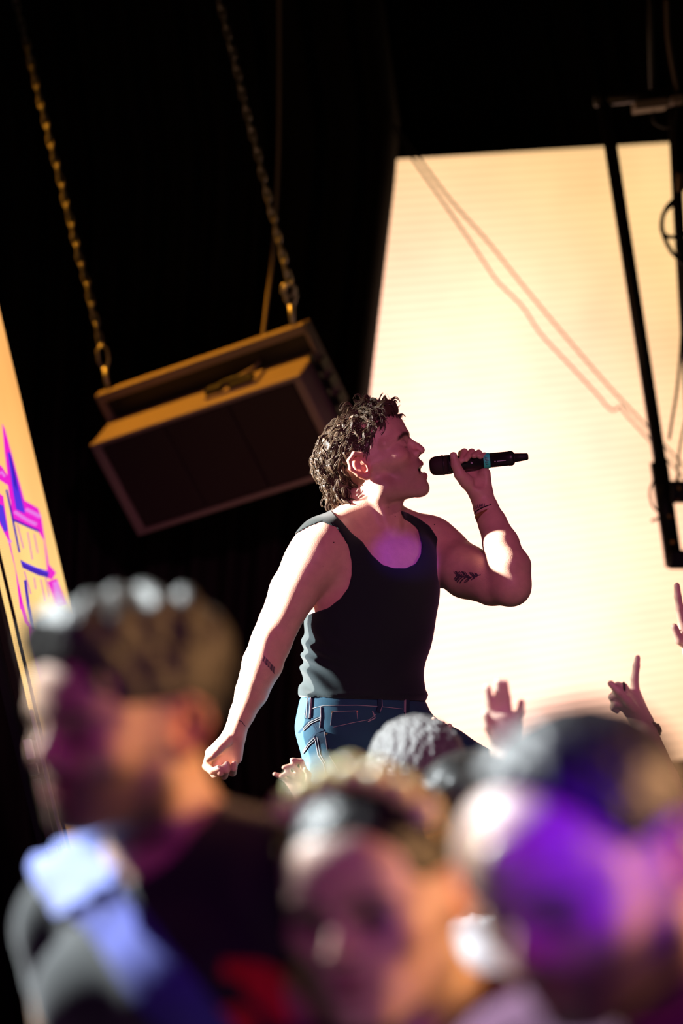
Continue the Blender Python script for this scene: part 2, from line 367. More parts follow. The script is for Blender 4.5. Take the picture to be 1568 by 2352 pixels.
# signal cable falling onto the cabinet
P = spline([px(640, -200, 8.6), px(640, 300, 8.5), px(628, 560, 8.4), px(612, 700, 8.28), px(600, 800, 8.2), spk(.74, -.06, .9), spk(.66, -.05, .62), spk(.60, -.03, .46)], 6)
MB().tube(P, .0055, 8).obj('speaker_cable', 'cabinet_paint', smooth=True, label='thin dark cable dropping onto the top of the hanging loudspeaker', cat='cable')
# chains
def link_mesh():
    pts = []; L, Wl = .0135, .0085
    for k in range(14):
        a = 2 * math.pi * k / 14
        pts.append((Wl * math.cos(a), 0, Wl * math.sin(a) + (L if math.sin(a) > 1e-6 else -L if math.sin(a) < -1e-6 else 0)))
    b = MB().tube(pts, .0042, 6, closed=True)
    me = bpy.data.meshes.new('chain_link'); me.from_pydata([list(v) for v in b.V], [], b.F)
    me.polygons.foreach_set('use_smooth', [True] * len(me.polygons)); me.materials.append(MATS['steel']); return me
LINK = link_mesh()
def chain(bot, top, rod_end, label, seed):
    rnd = random.Random(seed)
    t = thing('hoist_chain', bot, label, 'chain', 'chains carrying the loudspeaker')
    d = top - bot; L = np.linalg.norm(d); d /= L
    q = Vector(d).to_track_quat('Z', 'Y')
    pitch = .0355; n = int(L / pitch)
    for i in range(n):
        o = bpy.data.objects.new('chain_link', LINK); link(o, t)
        o.location = Vector(d * (pitch * (i + .5))) + Vector((rnd.uniform(-.002, .002), 0, 0))
        o.rotation_mode = 'QUATERNION'
        o.rotation_quaternion = q @ Vector((0, 0, 1)).rotation_difference(Vector((rnd.uniform(-.1, .1), rnd.uniform(-.1, .1), 1))) @ Matrix.Rotation((i % 2) * R(90) + R(35), 4, 'Z').to_quaternion()
    # shackle loop and rod below
    e = rod_end - bot; el = np.linalg.norm(e); e /= el
    side = np.cross(e, FWD); side /= np.linalg.norm(side)
    loop = [bot + e * (el * .03), bot + e * (el * .12) + side * .017, bot + e * (el * .35) + side * .018, bot + e * (el * .52) + side * .006,
            bot + e * (el * .56), bot + e * (el * .52) - side * .006, bot + e * (el * .35) - side * .018, bot + e * (el * .12) - side * .017]
    MB().tube(loop, .0055, 8, closed=True).obj('shackle', 'steel', t, True)
    MB().tube([bot + e * (el * .5), bot + e * el * 1.02], [.010, .007], 8).obj('rod', 'steel', t, True)
    return t
e1 = spk(.055, fb - .03, 1.0); e2 = spk(.945, fb - .03, 1.0)
z1 = np.dot(e1 - CAM, FWD); z2 = np.dot(e2 - CAM, FWD)
chain(px(233, 790, z1), px(20, -60, z1 + .1), e1, 'rusty chain with open shackle at the left end of the loudspeaker', 1)
c2o = chain(px(664, 648, z2), px(488, -60, z2 + .1), e2, 'longer brighter chain at the right end of the loudspeaker', 2)
MB().tube(spline([px(u, v, z2 - .02) for u, v in ((664, 650), (650, 655), (648, 672), (662, 682), (676, 668), (668, 652))]), .005, 8).obj('hook', 'steel', c2o, True)

# ---------------------------------------------------------------- side video screen at the left edge
pr = px(160, 1384, 7.0); dl = solve_depth(20, 1316, pr[2]); pl = px(20, 1316, dl)
top = px(0, 716, 7.05)
Vd = (pr - top) / np.linalg.norm(pr - top)                     # down along the screen
Ud = (pl - pr); UW = np.linalg.norm(Ud); Ud /= UW              # from far edge to near edge
Nn = np.cross(Ud, Vd); Nn /= np.linalg.norm(Nn)
if np.dot(Nn, CAM - pr) < 0: Nn = -Nn
def scr(a, b, off=0): return pr + Ud * (a * UW) + Vd * b + Nn * off   # a: 0 far edge .. 1 near edge, b metres down
ray_n = lambda u, v: FWD + (u - 784) / F_PX * RIGHT + (v - 1176) / F_PX * DOWN
def on_scr(u, v, off=0.0):          # pixel -> point on the side screen's plane
    r = ray_n(u, v); t = np.dot(pr + Nn * off - CAM, Nn) / np.dot(r, Nn); return CAM + r * t
screen_mat('side_picture', (1.15, 0.72, 0.26), (1.05, 0.48, 0.14), (0.5, 0.3, 1.2), 900.0, tuple(px(20, 1450, 6.5)), 0.9)
sv = thing('side_screen', scr(.5, .75), 'narrow slanting orange video screen with a pink neon sign picture at the left edge', 'screen')
b0, b1 = -1.6, .85
sq = lambda a0, a1, c0, c1, th, nm, mt: MB().box((scr(a0, c0) + scr(a1, c1)) / 2 - Nn * (th / 2), (Ud, Vd, Nn), ((a1 - a0) * UW / 2, (c1 - c0) / 2, th / 2)).obj(nm, mt, sv)
for k in range(5):
    c0 = b0 + (b1 - b0) * k / 5; c1 = b0 + (b1 - b0) * (k + 1) / 5
    sq(0, 1, c0 + .0005, c1 - .0005, .03, 'led_panel', 'side_picture')
MB().box((scr(0, b0) + scr(1, b1)) / 2 - Nn * .06, (Ud, Vd, Nn), (UW / 2 + .02, (b1 - b0) / 2 + .02, .026)).obj('frame', 'black_metal', sv)
MATS['neon_pink'] = mat('neon_pink', (0, 0, 0), emit=(1.0, 0.005, 0.72, 0.85)); MATS['neon_light'] = mat('neon_light', (0, 0, 0), emit=(0.95, 0.24, 0.95, 0.85))
mat('neon_blue', (0, 0, 0), emit=(0.09, 0.03, 0.95, 0.8)); mat('neon_deep', (0, 0, 0), emit=(0.03, 0.0, 0.55, 0.8)); mat('neon_red', (0, 0, 0), emit=(0.95, 0.0, 0.2, 0.8))
mat('neon_haze', (0, 0, 0), emit=(0.75, 0.24, 0.55, 0.9))
LAY = [0]
def art(pts, mt, nm='neon_shape'):
    LAY[0] += 1; off = .0012 + .0009 * LAY[0]
    P = [on_scr(u * 0.1871, 960 + v * 0.1871, off) for u, v in pts]      # traced in crop coordinates
    P2 = [p - Nn * .0006 for p in P]; n = len(P)
    Fc = [tuple(range(n)), tuple(range(2 * n - 1, n - 1, -1))] + [(i, i + n, (i + 1) % n + n, (i + 1) % n) for i in range(n)]
    meshobj(nm, P + P2, Fc, mt, sv)
def line(pts, w, mt, nm='neon_line'):
    LAY[0] += 1; off = .0012 + .0009 * LAY[0]; V = []; Fc = []
    Pp = [np.array(p, float) for p in pts]
    for i, p in enumerate(Pp):
        t = Pp[min(i + 1, len(Pp) - 1)] - Pp[max(i - 1, 0)]; t /= np.linalg.norm(t); nrm = np.array([-t[1], t[0]])
        for sg in (-1, 1):
            q = p + nrm * sg * w / 2; V.append(on_scr(q[0] * .1871, 960 + q[1] * .1871, off))
    n = len(Pp)
    for i in range(n - 1): Fc.append((2 * i, 2 * i + 1, 2 * i + 3, 2 * i + 2))
    V += [v - Nn * .0005 for v in V]; 
    for i in range(n - 1): Fc.append((2 * n + 2 * i, 2 * n + 2 * i + 2, 2 * n + 2 * i + 3, 2 * n + 2 * i + 1))
    meshobj(nm, V, Fc, mt, sv)
art([(28, 70), (60, 130), (300, 1010), (470, 1110), (510, 1230), (600, 1800), (690, 1900), (640, 1985), (570, 1960), (500, 1470), (300, 1330), (160, 1260), (130, 1000), (60, 420)], 'neon_pink')
art([(180, 1275), (470, 1400), (540, 1500), (580, 1870), (330, 1790), (250, 1740)], 'side_picture', 'sign_field')
art([(95, 420), (130, 430), (290, 1080), (310, 1175), (200, 1120), (150, 820)], 'neon_blue')
art([(120, 440), (150, 620), (180, 820), (215, 900), (190, 700), (150, 520)], 'neon_deep')
line([(180, 1150), (330, 1250), (450, 1310)], 38, 'neon_light')
line([(320, 1120), (420, 1170), (500, 1215)], 40, 'neon_light')
line([(170, 1250), (340, 1330), (480, 1390)], 26, 'neon_deep')
art([(-40, 560), (20, 590), (90, 700), (150, 1000), (100, 1010), (60, 800), (0, 760), (-40, 760)], 'neon_pink')
line([(-10, 690), (20, 660), (60, 720)], 26, 'neon_light')
art([(-40, 900), (40, 960), (90, 1300), (140, 1600), (300, 2350), (250, 2350), (190, 1850), (100, 1500), (-40, 1220)], 'neon_pink')
art([(-40, 1040), (40, 1080), (95, 1380), (60, 1400), (-40, 1180)], 'neon_blue')
line([(40, 820), (75, 830), (130, 1200), (220, 1640), (300, 2000), (345, 2400)], 44, 'side_picture', 'sign_field')
line([(80, 880), (140, 1150), (190, 1400), (240, 1650)], 22, 'neon_deep')
line([(110, 1500), (135, 1530)], 40, 'neon_light')
art([(250, 1740), (340, 1790), (600, 1900), (590, 1960), (470, 1930), (280, 1840)], 'neon_deep')
line([(270, 1770), (430, 1840), (600, 1900)], 22, 'neon_blue')
for k, (x0, y0, x1, y1) in enumerate(((215, 1310, 290, 1600), (340, 1400, 400, 1740), (420, 1420, 465, 1660), (300, 1880, 380, 2160), (420, 1960, 440, 2100), (500, 1980, 560, 2250), (560, 1960, 610, 2200))):
    line([(x0, y0), (x1, y1)], 14, 'neon_haze')
line([(640, 1990), (700, 2150), (760, 2320)], 120, 'neon_pink')
line([(680, 2010), (715, 2150), (740, 2280)], 66, 'neon_light')
line([(310, 1990), (350, 2300), (420, 2600)], 34, 'neon_deep')
line([(270, 2300), (330, 2500), (380, 2560), (400, 2700), (520, 3100)], 40, 'neon_pink')
line([(400, 2620), (460, 2620), (560, 2640)], 40, 'neon_light')
line([(420, 2650), (480, 3000), (560, 3300)], 70, 'neon_haze')
# rig post beside the screen
rp = sv
rb = lambda a, c0, c1, wdt, th, nm, mt: bevel(MB().box((scr(a, c0) + scr(a, c1)) / 2 - Nn * (th + .004), (Ud, Vd, Nn), (wdt, (c1 - c0) / 2, th)).obj(nm, mt, rp), .003)
rb(1.03, -1.5, .85, .006, .004, 'edge_strip', 'black_drape')
mat('bracket_metal', (0.30, 0.30, 0.36), 0.45, 0.3)
rb(1.10, .36, .72, .012, .01, 'edge_rail', 'bracket_metal')
rb(1.2, -1.5, .9, .03, .01, 'post', 'black_drape')
rb(1.2, .44, .49, .05, .01, 'bracket', 'bracket_metal')
rb(1.2, .50, .53, .045, .012, 'bracket_block', 'black_metal')
rb(1.2, .54, .69, .04, .012, 'handle_bar', 'black_rubber')
rb(1.2, .71, .75, .05, .012, 'bracket', 'bracket_metal')
#==ENDSET==
#==SDF==
# ================================================================== implicit modelling (millimetres, world axes)
def W(u, v, w=0.0, d=D0): return px(u, v, d + w / 1000.0) * 1000.0      # pixel + depth offset (mm) -> world mm
class Frame:                        # local mm -> world mm
    def __init__(s, Rm, t, k=1.0): s.R = np.asarray(Rm, float); s.t = np.asarray(t, float); s.k = k   # columns of R: local axes
    def __call__(s, p): return s.t + s.k * (s.R @ np.asarray(p, float))
    def inv(s, P): return ((P - s.t) @ s.R) / s.k
class Field:
    def __init__(s): s.p = []
    def add(s, fn, lo, hi, k=10.0, op=0): s.p.append((fn, np.minimum(lo, hi), np.maximum(lo, hi), k, op)); return s
    def rc(s, a, b, ra, rb, k=10.0, op=0):
        a = np.asarray(a, np.float32); b = np.asarray(b, np.float32); ab = b - a; L2 = np.float32(ab @ ab + 1e-6); ra = np.float32(ra); rb = np.float32(rb)
        def fn(P):
            q = P - a; t = np.clip((q @ ab) / L2, 0, 1)
            return np.sqrt(((q - t[:, None] * ab) ** 2).sum(1)) - (ra + (rb - ra) * t)
        m_ = max(ra, rb); return s.add(fn, np.minimum(a, b) - m_, np.maximum(a, b) + m_, k, op)
    def chain(s, pts, rs, k=10.0, op=0):
        for i in range(len(pts) - 1): s.rc(pts[i], pts[i + 1], rs[i], rs[i + 1], k if i == 0 else min(k, 8.0), op)
        return s
    def ell(s, c, r, Rm=None, k=10.0, op=0):
        c = np.asarray(c, np.float32); r = np.asarray(r, np.float32); Rm = np.eye(3, dtype=np.float32) if Rm is None else np.asarray(Rm, np.float32)
        def fn(P):
            q = (P - c) @ Rm; k0 = np.sqrt(((q / r) ** 2).sum(1)); k1 = np.sqrt(((q / (r * r)) ** 2).sum(1)) + np.float32(1e-9)
            return np.where(k0 < 0.3, (k0 - 1) * r.min(), k0 * (k0 - 1) / k1)
        e = np.abs(Rm) @ r; return s.add(fn, c - e, c + e, k, op)
    def copy(s): f = Field(); f.p = list(s.p); return f
    def ev(s, P, idx):
        d = np.full(len(P), 1e3, np.float32); P = P.astype(np.float32)
        for i in idx:
            fn, lo, hi, k, op = s.p[i]; e = fn(P); k = np.float32(k)
            if op == 0:
                h = np.clip(0.5 + 0.5 * (d - e) / k, 0, 1); d = d + (e - d) * h - k * h * (1 - h)
            else:
                h = np.clip(0.5 - 0.5 * (d + e) / k, 0, 1); d = d + (-e - d) * h + k * h * (1 - h)
        return d
def polygonize(field, h, post=None, pad=0.0, clip=None, n=24):
    lo = np.array([p[1] for p in field.p if p[4] == 0]).min(0) - pad - 3 * h
    hi = np.array([p[2] for p in field.p if p[4] == 0]).max(0) + pad + 3 * h
    if clip is not None: lo = np.maximum(lo, clip[0]); hi = np.minimum(hi, clip[1])
    org = np.floor(lo / h) * h; bs = n * h
    nb = np.ceil((hi - org) / bs).astype(int)
    PL = np.array([p[1] - p[3] - pad - 4 * h for p in field.p]); PH = np.array([p[2] + p[3] + pad + 4 * h for p in field.p])
    ops = np.array([p[4] for p in field.p])
    g = np.arange(n + 1); GX, GY, GZ = np.meshgrid(g, g, g, indexing='ij'); G = np.stack([GX, GY, GZ], -1).reshape(-1, 3)
    ND = (nb * n + 4).astype(np.int64)
    key = lambda c: (c[:, 0] + 1) * (ND[1] * ND[2]) + (c[:, 1] + 1) * ND[2] + (c[:, 2] + 1)
    VK = []; VP = []; Q = []
    E = [((1, 0, 0), (0, 1, 0), (0, 0, 1)), ((0, 1, 0), (0, 0, 1), (1, 0, 0)), ((0, 0, 1), (1, 0, 0), (0, 1, 0))]
    half = bs * 0.5; diag = half * 1.7321
    for bx in range(nb[0]):
        for by in range(nb[1]):
            for bz in range(nb[2]):
                o = org + np.array([bx, by, bz]) * bs
                hit = np.all((PL <= o + bs) & (PH >= o), axis=1)
                if not np.any(hit & (ops == 0)): continue
                idx = np.nonzero(hit)[0]
                dc = field.ev((o + half)[None, :], idx)[0]
                if dc < -(diag * 1.35 + pad + 25) or dc > diag * 1.35 + pad + 40: continue
                P = o + G * h; d = field.ev(P, idx)
                if post is not None: d = post(d, P)
                if d.min() > 0 or d.max() < 0: continue
                d = d.reshape(n + 1, n + 1, n + 1); ins = d < 0
                base = np.array([bx, by, bz]) * n
                # cell vertices
                acc = np.zeros((n, n, n, 3)); cnt = np.zeros((n, n, n))
                for ax in range(3):
                    sl0 = [slice(0, n + 1)] * 3; sl1 = [slice(0, n + 1)] * 3; sl0[ax] = slice(0, n); sl1[ax] = slice(1, n + 1)
                    a = d[tuple(sl0)]; b = d[tuple(sl1)]; ch = (a < 0) != (b < 0)
                    t = np.where(ch, a / np.where(ch, a - b, 1), 0)
                    oa = [i for i in range(3) if i != ax]
                    for s1 in (0, 1):
                        for s2 in (0, 1):
                            sl = [slice(0, n)] * 3; sl[oa[0]] = slice(s1, s1 + n); sl[oa[1]] = slice(s2, s2 + n)
                            c_ = ch[tuple(sl)]; t_ = t[tuple(sl)]
                            cnt += c_
                            acc[..., ax] += np.where(c_, t_, 0); acc[..., oa[0]] += c_ * s1; acc[..., oa[1]] += c_ * s2
                cells = np.argwhere(cnt > 0)
                if len(cells):
                    VK.append(key(cells + base))
                    VP.append(o + h * (cells + acc[cells[:, 0], cells[:, 1], cells[:, 2]] / cnt[cells[:, 0], cells[:, 1], cells[:, 2]][:, None]))
                for (ax, e1, e2) in E:
                    ax = np.array(ax); e1 = np.array(e1); e2 = np.array(e2)
                    a = ins[:n, :n, :n]; b = ins[ax[0]:n + ax[0], ax[1]:n + ax[1], ax[2]:n + ax[2]]
                    pt = np.argwhere(a != b)
                    if not len(pt): continue
                    fl = a[pt[:, 0], pt[:, 1], pt[:, 2]]
                    c = pt + base
                    q = np.stack([key(c - e1 - e2), key(c - e2), key(c), key(c - e1)], 1)
                    q[~fl] = q[~fl][:, ::-1]; Q.append(q)
    VK = np.concatenate(VK); VP = np.concatenate(VP); Q = np.concatenate(Q)
    so = np.argsort(VK); VK = VK[so]; VP = VP[so]
    ii = np.searchsorted(VK, Q); ii = np.clip(ii, 0, len(VK) - 1)
    ok = np.all(VK[ii] == Q, axis=1); Fc = ii[ok]
    return VP, Fc
def smooth_mesh(V, Fc, it=1, lam=0.5):
    for _ in range(it):
        acc = np.zeros_like(V); cnt = np.zeros(len(V))
        for a, b in ((0, 1), (1, 2), (2, 3), (3, 0)):
            np.add.at(acc, Fc[:, a], V[Fc[:, b]]); np.add.at(acc, Fc[:, b], V[Fc[:, a]])
            np.add.at(cnt, Fc[:, a], 1); np.add.at(cnt, Fc[:, b], 1)
        V = V + lam * (acc / np.maximum(cnt, 1)[:, None] - V)
    return V
def fast_mesh(name, V, Fc, material, parent, col=None):
    off = np.array(parent.location)
    me = bpy.data.meshes.new(name); nv = len(V); nf = len(Fc)
    me.vertices.add(nv); me.vertices.foreach_set('co', (V / 1000.0 - off).astype(np.float32).ravel())
    me.loops.add(nf * 4); me.loops.foreach_set('vertex_index', Fc.astype(np.int32).ravel())
    me.polygons.add(nf); me.polygons.foreach_set('loop_start', np.arange(0, nf * 4, 4, dtype=np.int32))
    me.polygons.foreach_set('use_smooth', np.ones(nf, dtype=bool))
    me.update(calc_edges=True)
    if col is not None:
        a = me.color_attributes.new('Col', 'FLOAT_COLOR', 'POINT')
        c4 = np.ones((nv, 4), np.float32); c4[:, :3] = col; a.data.foreach_set('color', c4.ravel())
    me.materials.append(MATS[material])
    o = bpy.data.objects.new(name, me); link(o, parent); return o
def poly_sd(poly):                  # signed distance to a 2-D polygon (negative inside)
    A = np.asarray(poly, float); B = np.roll(A, -1, 0)
    def fn(p):
        d = np.full(len(p), 1e18); s = np.ones(len(p))
        for a, b in zip(A, B):
            e = b - a; w = p - a; t = np.clip((w @ e) / (e @ e), 0, 1); dd = w - t[:, None] * e
            d = np.minimum(d, (dd ** 2).sum(1))
            c1 = p[:, 1] >= a[1]; c2 = p[:, 1] < b[1]; c3 = e[0] * w[:, 1] > e[1] * w[:, 0]
            s = np.where((c1 & c2 & c3) | (~c1 & ~c2 & ~c3), -s, s)
        return s * np.sqrt(d)
    return fn
def raster_sd(poly, u0, u1, v0, v1, st=2.0):   # the same distance, sampled from a table
    fn = poly_sd(poly); us = np.arange(u0, u1 + st, st); vs = np.arange(v0, v1 + st, st); UU, VV = np.meshgrid(us, vs, indexing='ij')
    T_ = fn(np.stack([UU.ravel(), VV.ravel()], 1)).reshape(UU.shape)
    def g(p):
        a = np.clip((p[:, 0] - u0) / st, 0, len(us) - 1.001); b = np.clip((p[:, 1] - v0) / st, 0, len(vs) - 1.001); i = a.astype(int); j = b.astype(int); a = a - i; b = b - j
        return (T_[i, j] * (1 - a) + T_[i + 1, j] * a) * (1 - b) + (T_[i, j + 1] * (1 - a) + T_[i + 1, j + 1] * a) * b
    return g
def projmm(P):
    q = P / 1000.0 - CAM; z = q @ FWD
    return np.stack([784 + F_PX * (q @ RIGHT) / z, 1176 + F_PX * (q @ DOWN) / z], 1)
def lump(P, s, seed=0):             # smooth bumpy noise, about -1..1
    r = np.random.RandomState(seed); o = np.zeros(len(P))
    for k in range(6):
        d = r.normal(size=3); d /= np.linalg.norm(d); o += np.sin(P @ d / s * (0.7 + 0.25 * k) * 2 + r.uniform(0, 6.28))
    return o / 3.2
CM = CAMAX.T                        # columns: right, down, forward
def head_frame(u, v, d, yaw, pitch=0.0, roll=0.0, k=1.0, upright=0.0):
    """head whose ear-canal midpoint lies at pixel (u, v), d metres away. yaw 0 faces the camera, +90 faces image right.
    pitch > 0 lifts the chin, roll > 0 leans the crown to image right."""
    y = R(yaw); fwd = np.array([math.sin(y), 0, -math.cos(y)]); lat = np.array([-math.cos(y), 0, -math.sin(y)]); up = np.array([0, -1.0, 0])
    cp, sp = math.cos(R(pitch)), math.sin(R(pitch)); f2 = fwd * cp + up * sp; u2 = up * cp - fwd * sp
    Rm = np.stack([lat, f2, u2], 1)
    cr, sr = math.cos(R(roll)), math.sin(R(roll)); Rz = np.array([[cr, -sr, 0], [sr, cr, 0], [0, 0, 1.0]])
    return Frame(CM @ (Rz @ Rm), W(u, v, 0, d), k)
def add_head(F, fr, mouth_open=0.0, eyes_closed=True, k=1.0, jaw=1.0, nose=1.0):
    kk = fr.k; RM = fr.R
    E_ = lambda c, r, sm=10, op=0: F.ell(fr(c), np.array(r) * kk, RM, sm * kk, op)
    C_ = lambda a, b, ra, rb, sm=8, op=0: F.rc(fr(a), fr(b), ra * kk, rb * kk, sm * kk, op)
    mo = mouth_open
    E_((0, 0, 44), (75, 95, 71)); E_((0, 56, 56), (60, 45, 44), 14); E_((0, 52, -8), (58, 46, 74), 22)
    for s in (-1, 1):
        C_((s * 50, 4, -24), (s * 48, 14, -50 - mo * .3), 17, 17, 26)
        C_((s * 48 * jaw, 14, -50 - mo * .3), (s * 18, 76, -70 - mo * .7), 17, 15, 24)
        C_((s * 8, 93, 33), (s * 40, 80, 36), 9.5, 9, 12)
        C_((s * 40, 80, 36), (s * 60, 52, 30), 9, 10, 12)
        E_((s * 46, 68, -4), (19, 20, 16), 20)
        C_((s * 50, 58, 0), (s * 62, 14, 2), 10, 11, 26)
    E_((0, 79, -36 - mo * .3), (37, 25, 34 + mo * .4), 16)
    C_((-10, 85, -71 - mo * .75), (10, 85, -71 - mo * .75), 14.5, 14.5, 13)
    for s in (-1, 1):                                       # eye sockets, lids
        E_((s * 31, 100, 15), (19, 15, 12), 12, 1)
        E_((s * 31, 78, 14), (16, 15, 13), 5)
        C_((s * 17, 91, 20), (s * 44, 82, 19), 3.2, 2.5, 5)
    E_((0, 112, 27), (16, 11, 9), 9, 1); C_((0, 93, 25), (0, 107.5, 3), 7, 8 * nose, 7); C_((0, 107.5, 3), (0, 112.5, -6), 8 * nose, 9 * nose, 4)
    for s in (-1, 1):
        E_((s * 11.5, 101, -10), (7.5, 10, 7.5), 3.5)
        E_((s * 6.5, 106, -17), (3.4, 5.5, 4), 3, 1)
    zu = -32; zl = -45 - mo                                  # lips
    for s in (-1, 1):
        C_((s * 23, 89, -40 - mo * .5), (s * 5, 100.5, zu), 4, 5.5, 6); C_((s * 23, 89, -41 - mo * .5), (s * 4, 98.5, zl), 4, 6, 6)
    C_((-5, 100.5, zu), (5, 100.5, zu), 5.5, 5.5, 5); C_((-4, 98.5, zl), (4, 98.5, zl), 6, 6, 5)
    if mo > 3: E_((0, 105, (zu + zl) / 2 + .5), (36, 17, max(2.0, mo * .52)), 2.5, 1)
    else: E_((0, 104, -39.5), (24, 9, 1.6), 2, 1)
    E_((0, 108, -25), (3, 5, 6), 5, 1)
    for s in (-1, 1):                                       # ears: folded rim, lobe, bowl
        E_((s * 74, -10, 4), (7, 17, 27), 6)
        arc = [(66, 6, 14), (77, 2, 28), (84, -12, 34), (88, -26, 24), (87, -29, 8), (82, -20, -9), (76, -9, -19)]
        for a, b in zip(arc[:-1], arc[1:]): C_((s * a[0], a[1], a[2]), (s * b[0], b[1], b[2]), 4.6, 4.6, 3)
        E_((s * 75, -5, -19), (5, 8, 8), 5)
        E_((s * 83, -10, 8), (7, 11, 15), 4, 1); E_((s * 80, -3, -2), (8, 7, 8), 4, 1)
        C_((s * 72, 7, 2), (s * 75, 6, -8), 5, 4, 4)
def head_colors(V, fr, base, lips=(0.42, 0.13, 0.12), brow=(0.03, 0.018, 0.012), beard=0.0, beard_col=(0.03, 0.02, 0.015), mouth_open=0.0, closed=True, socket_shade=0.0):
    L = fr.inv(V); x, y, z = np.abs(L[:, 0]), L[:, 1], L[:, 2]
    col = np.tile(np.array(base, float), (len(V), 1))
    near = (y > -60) & (y < 140) & (x < 110) & (z > -130) & (z < 140)
    def mix(mask, c): 
        m_ = np.clip(mask, 0, 1)[:, None] * near[:, None]; col[:] = col * (1 - m_) + np.array(c) * m_
    sm = lambda e, w: np.clip(0.5 - e / w, 0, 1)
    # warmer cheeks, nose, ears
    mix(0.35 * sm(np.sqrt((x - 45) ** 2 + (z + 12) ** 2 + (y - 80) ** 2) - 22, 24), np.array(base) * (1.05, .72, .68))
    mix(0.5 * sm(np.sqrt(x ** 2 + (z + 6) ** 2 + (y - 108) ** 2) - 12, 14), np.array(base) * (1.05, .7, .66))
    mix(0.7 * sm(np.sqrt((x - 82) ** 2 * 1.5 + (y + 12) ** 2 + (z - 4) ** 2 * .6) - 24, 10), np.array(base) * (1.1, .55, .5))
    if beard > 0:
        ja = sm(np.maximum(z + 22 + np.maximum(0, 60 - y) * .25, -(y - 8)), 14); ja = np.maximum(ja * (z > -110), 0)
        mix(beard * ja * (1 - sm(np.sqrt((x / 1.6) ** 2 + (z + 40) ** 2 + (y - 100) ** 2) - 9, 8)), beard_col)
        mix(beard * sm(np.sqrt((np.maximum(x - 18, 0)) ** 2 + (z + 25) ** 2) - 5, 5) * (y > 85), beard_col)
    mo = mouth_open
    zc = np.where(z > -40 - mo / 2, -34, -46 - mo)
    mix(0.85 * sm(np.sqrt((np.maximum(x - 14, 0)) ** 2 + (z - zc) ** 2 * 1.3) - 5.0, 3) * (y > 86), lips)
    if mo > 3: mix(sm(np.abs(z + 39.5 + mo / 2) - mo * .48, 3) * sm(x - 30, 3) * (y > 60) * (y < 96), (0.05, 0.01, 0.01))
    if socket_shade: mix(socket_shade * sm(np.sqrt(((x - 32) / 1.35) ** 2 + (z - 15) ** 2) - 13, 10) * (y > 55), np.array(base) * .12)  # shade of the eye sockets painted into the skin colour
    # brows, lash line, nostrils
    bz = 36 - 0.012 * (x - 28) ** 2 + 0.08 * (x - 28)
    mix(0.92 * sm(np.abs(z - bz) - 4.2, 4) * sm(8 - x, 4) * sm(x - 54, 4) * (y > 58), brow)
    lz = 12 if closed else 14
    mix(0.9 * sm(np.abs(z - (lz - 4 + 0.010 * (x - 31) ** 2)) - 1.1, 2) * sm(np.abs(x - 31) - 14, 3) * (y > 70), (0.02, 0.01, 0.01))
    if not closed: mix(0.9 * sm(np.sqrt((x - 31) ** 2 + (z - 14) ** 2) - 6, 2) * (y > 70), (0.03, 0.02, 0.015))
    mix(0.9 * sm(np.sqrt((x - 6.5) ** 2 + (z + 16) ** 2 + (y - 103) ** 2) - 4.5, 3), (0.06, 0.015, 0.012))
    return col
#==ENDSDF==
#==PEOPLE==
# ================================================================== the singer
def S(u, v, w=0): return W(u, v, w)
TX = np.stack([np.array([.773, 0, .635]), np.array([0, -1.0, 0]), np.array([-.635, 0, .773])], 1)   # columns: his left, up, back (camera axes)
TXW = CM @ TX
torso = Field()
def te(u, v, w, a, h, b, k=40, F=torso, op=0): F.ell(S(u, v, w), (a, h, b), TXW, k, op)
te(862, 1318, 10, 158, 128, 104); te(856, 1400, 6, 158, 130, 104, 60); te(835, 1505, 0, 146, 135, 103, 60); te(832, 1620, 0, 150, 105, 110, 50)
torso.rc(S(858, 1120, 8), S(848, 1215, 14), 56, 62, 30)                                  # neck
torso.rc(S(838, 1175, 10), S(744, 1243, -95), 44, 47, 34); torso.rc(S(880, 1190, 20), S(985, 1240, 110), 42, 50, 34)   # trapezius
te(800, 1290, -85, 62, 52, 38, 30); te(945, 1290, 5, 62, 52, 38, 30)                   # chest muscles
torso.rc(S(845, 1228, -48), S(742, 1216, -115), 10, 11, 16); torso.rc(S(905, 1226, -30), S(985, 1222, 82), 10, 11, 16)  # collar bones
torso.rc(S(868, 1150, -38), S(893, 1222, -46), 13, 12, 16)                              # neck tendon
torso.rc(S(905, 1140, 0), S(902, 1212, -30), 20, 14, 18)                                # throat
body = torso.copy()
# right arm hanging (image left)
body.rc(S(744, 1250, -100), S(714, 1294, -118), 54, 57, 34)
body.chain([S(720, 1272, -118), S(674, 1360, -128), S(640, 1432, -134), S(622, 1476, -138)], [55, 54, 45, 43], 20)
body.rc(S(690, 1330, -150), S(660, 1400, -150), 34, 30, 22)
body.chain([S(624, 1470, -136), S(603, 1524, -152), S(578, 1590, -152), S(556, 1640, -148), S(541, 1676, -146)], [42, 44.5, 36, 27, 24.5], 16)
body.rc(S(612, 1470, -170), S(585, 1560, -170), 26, 26, 20)
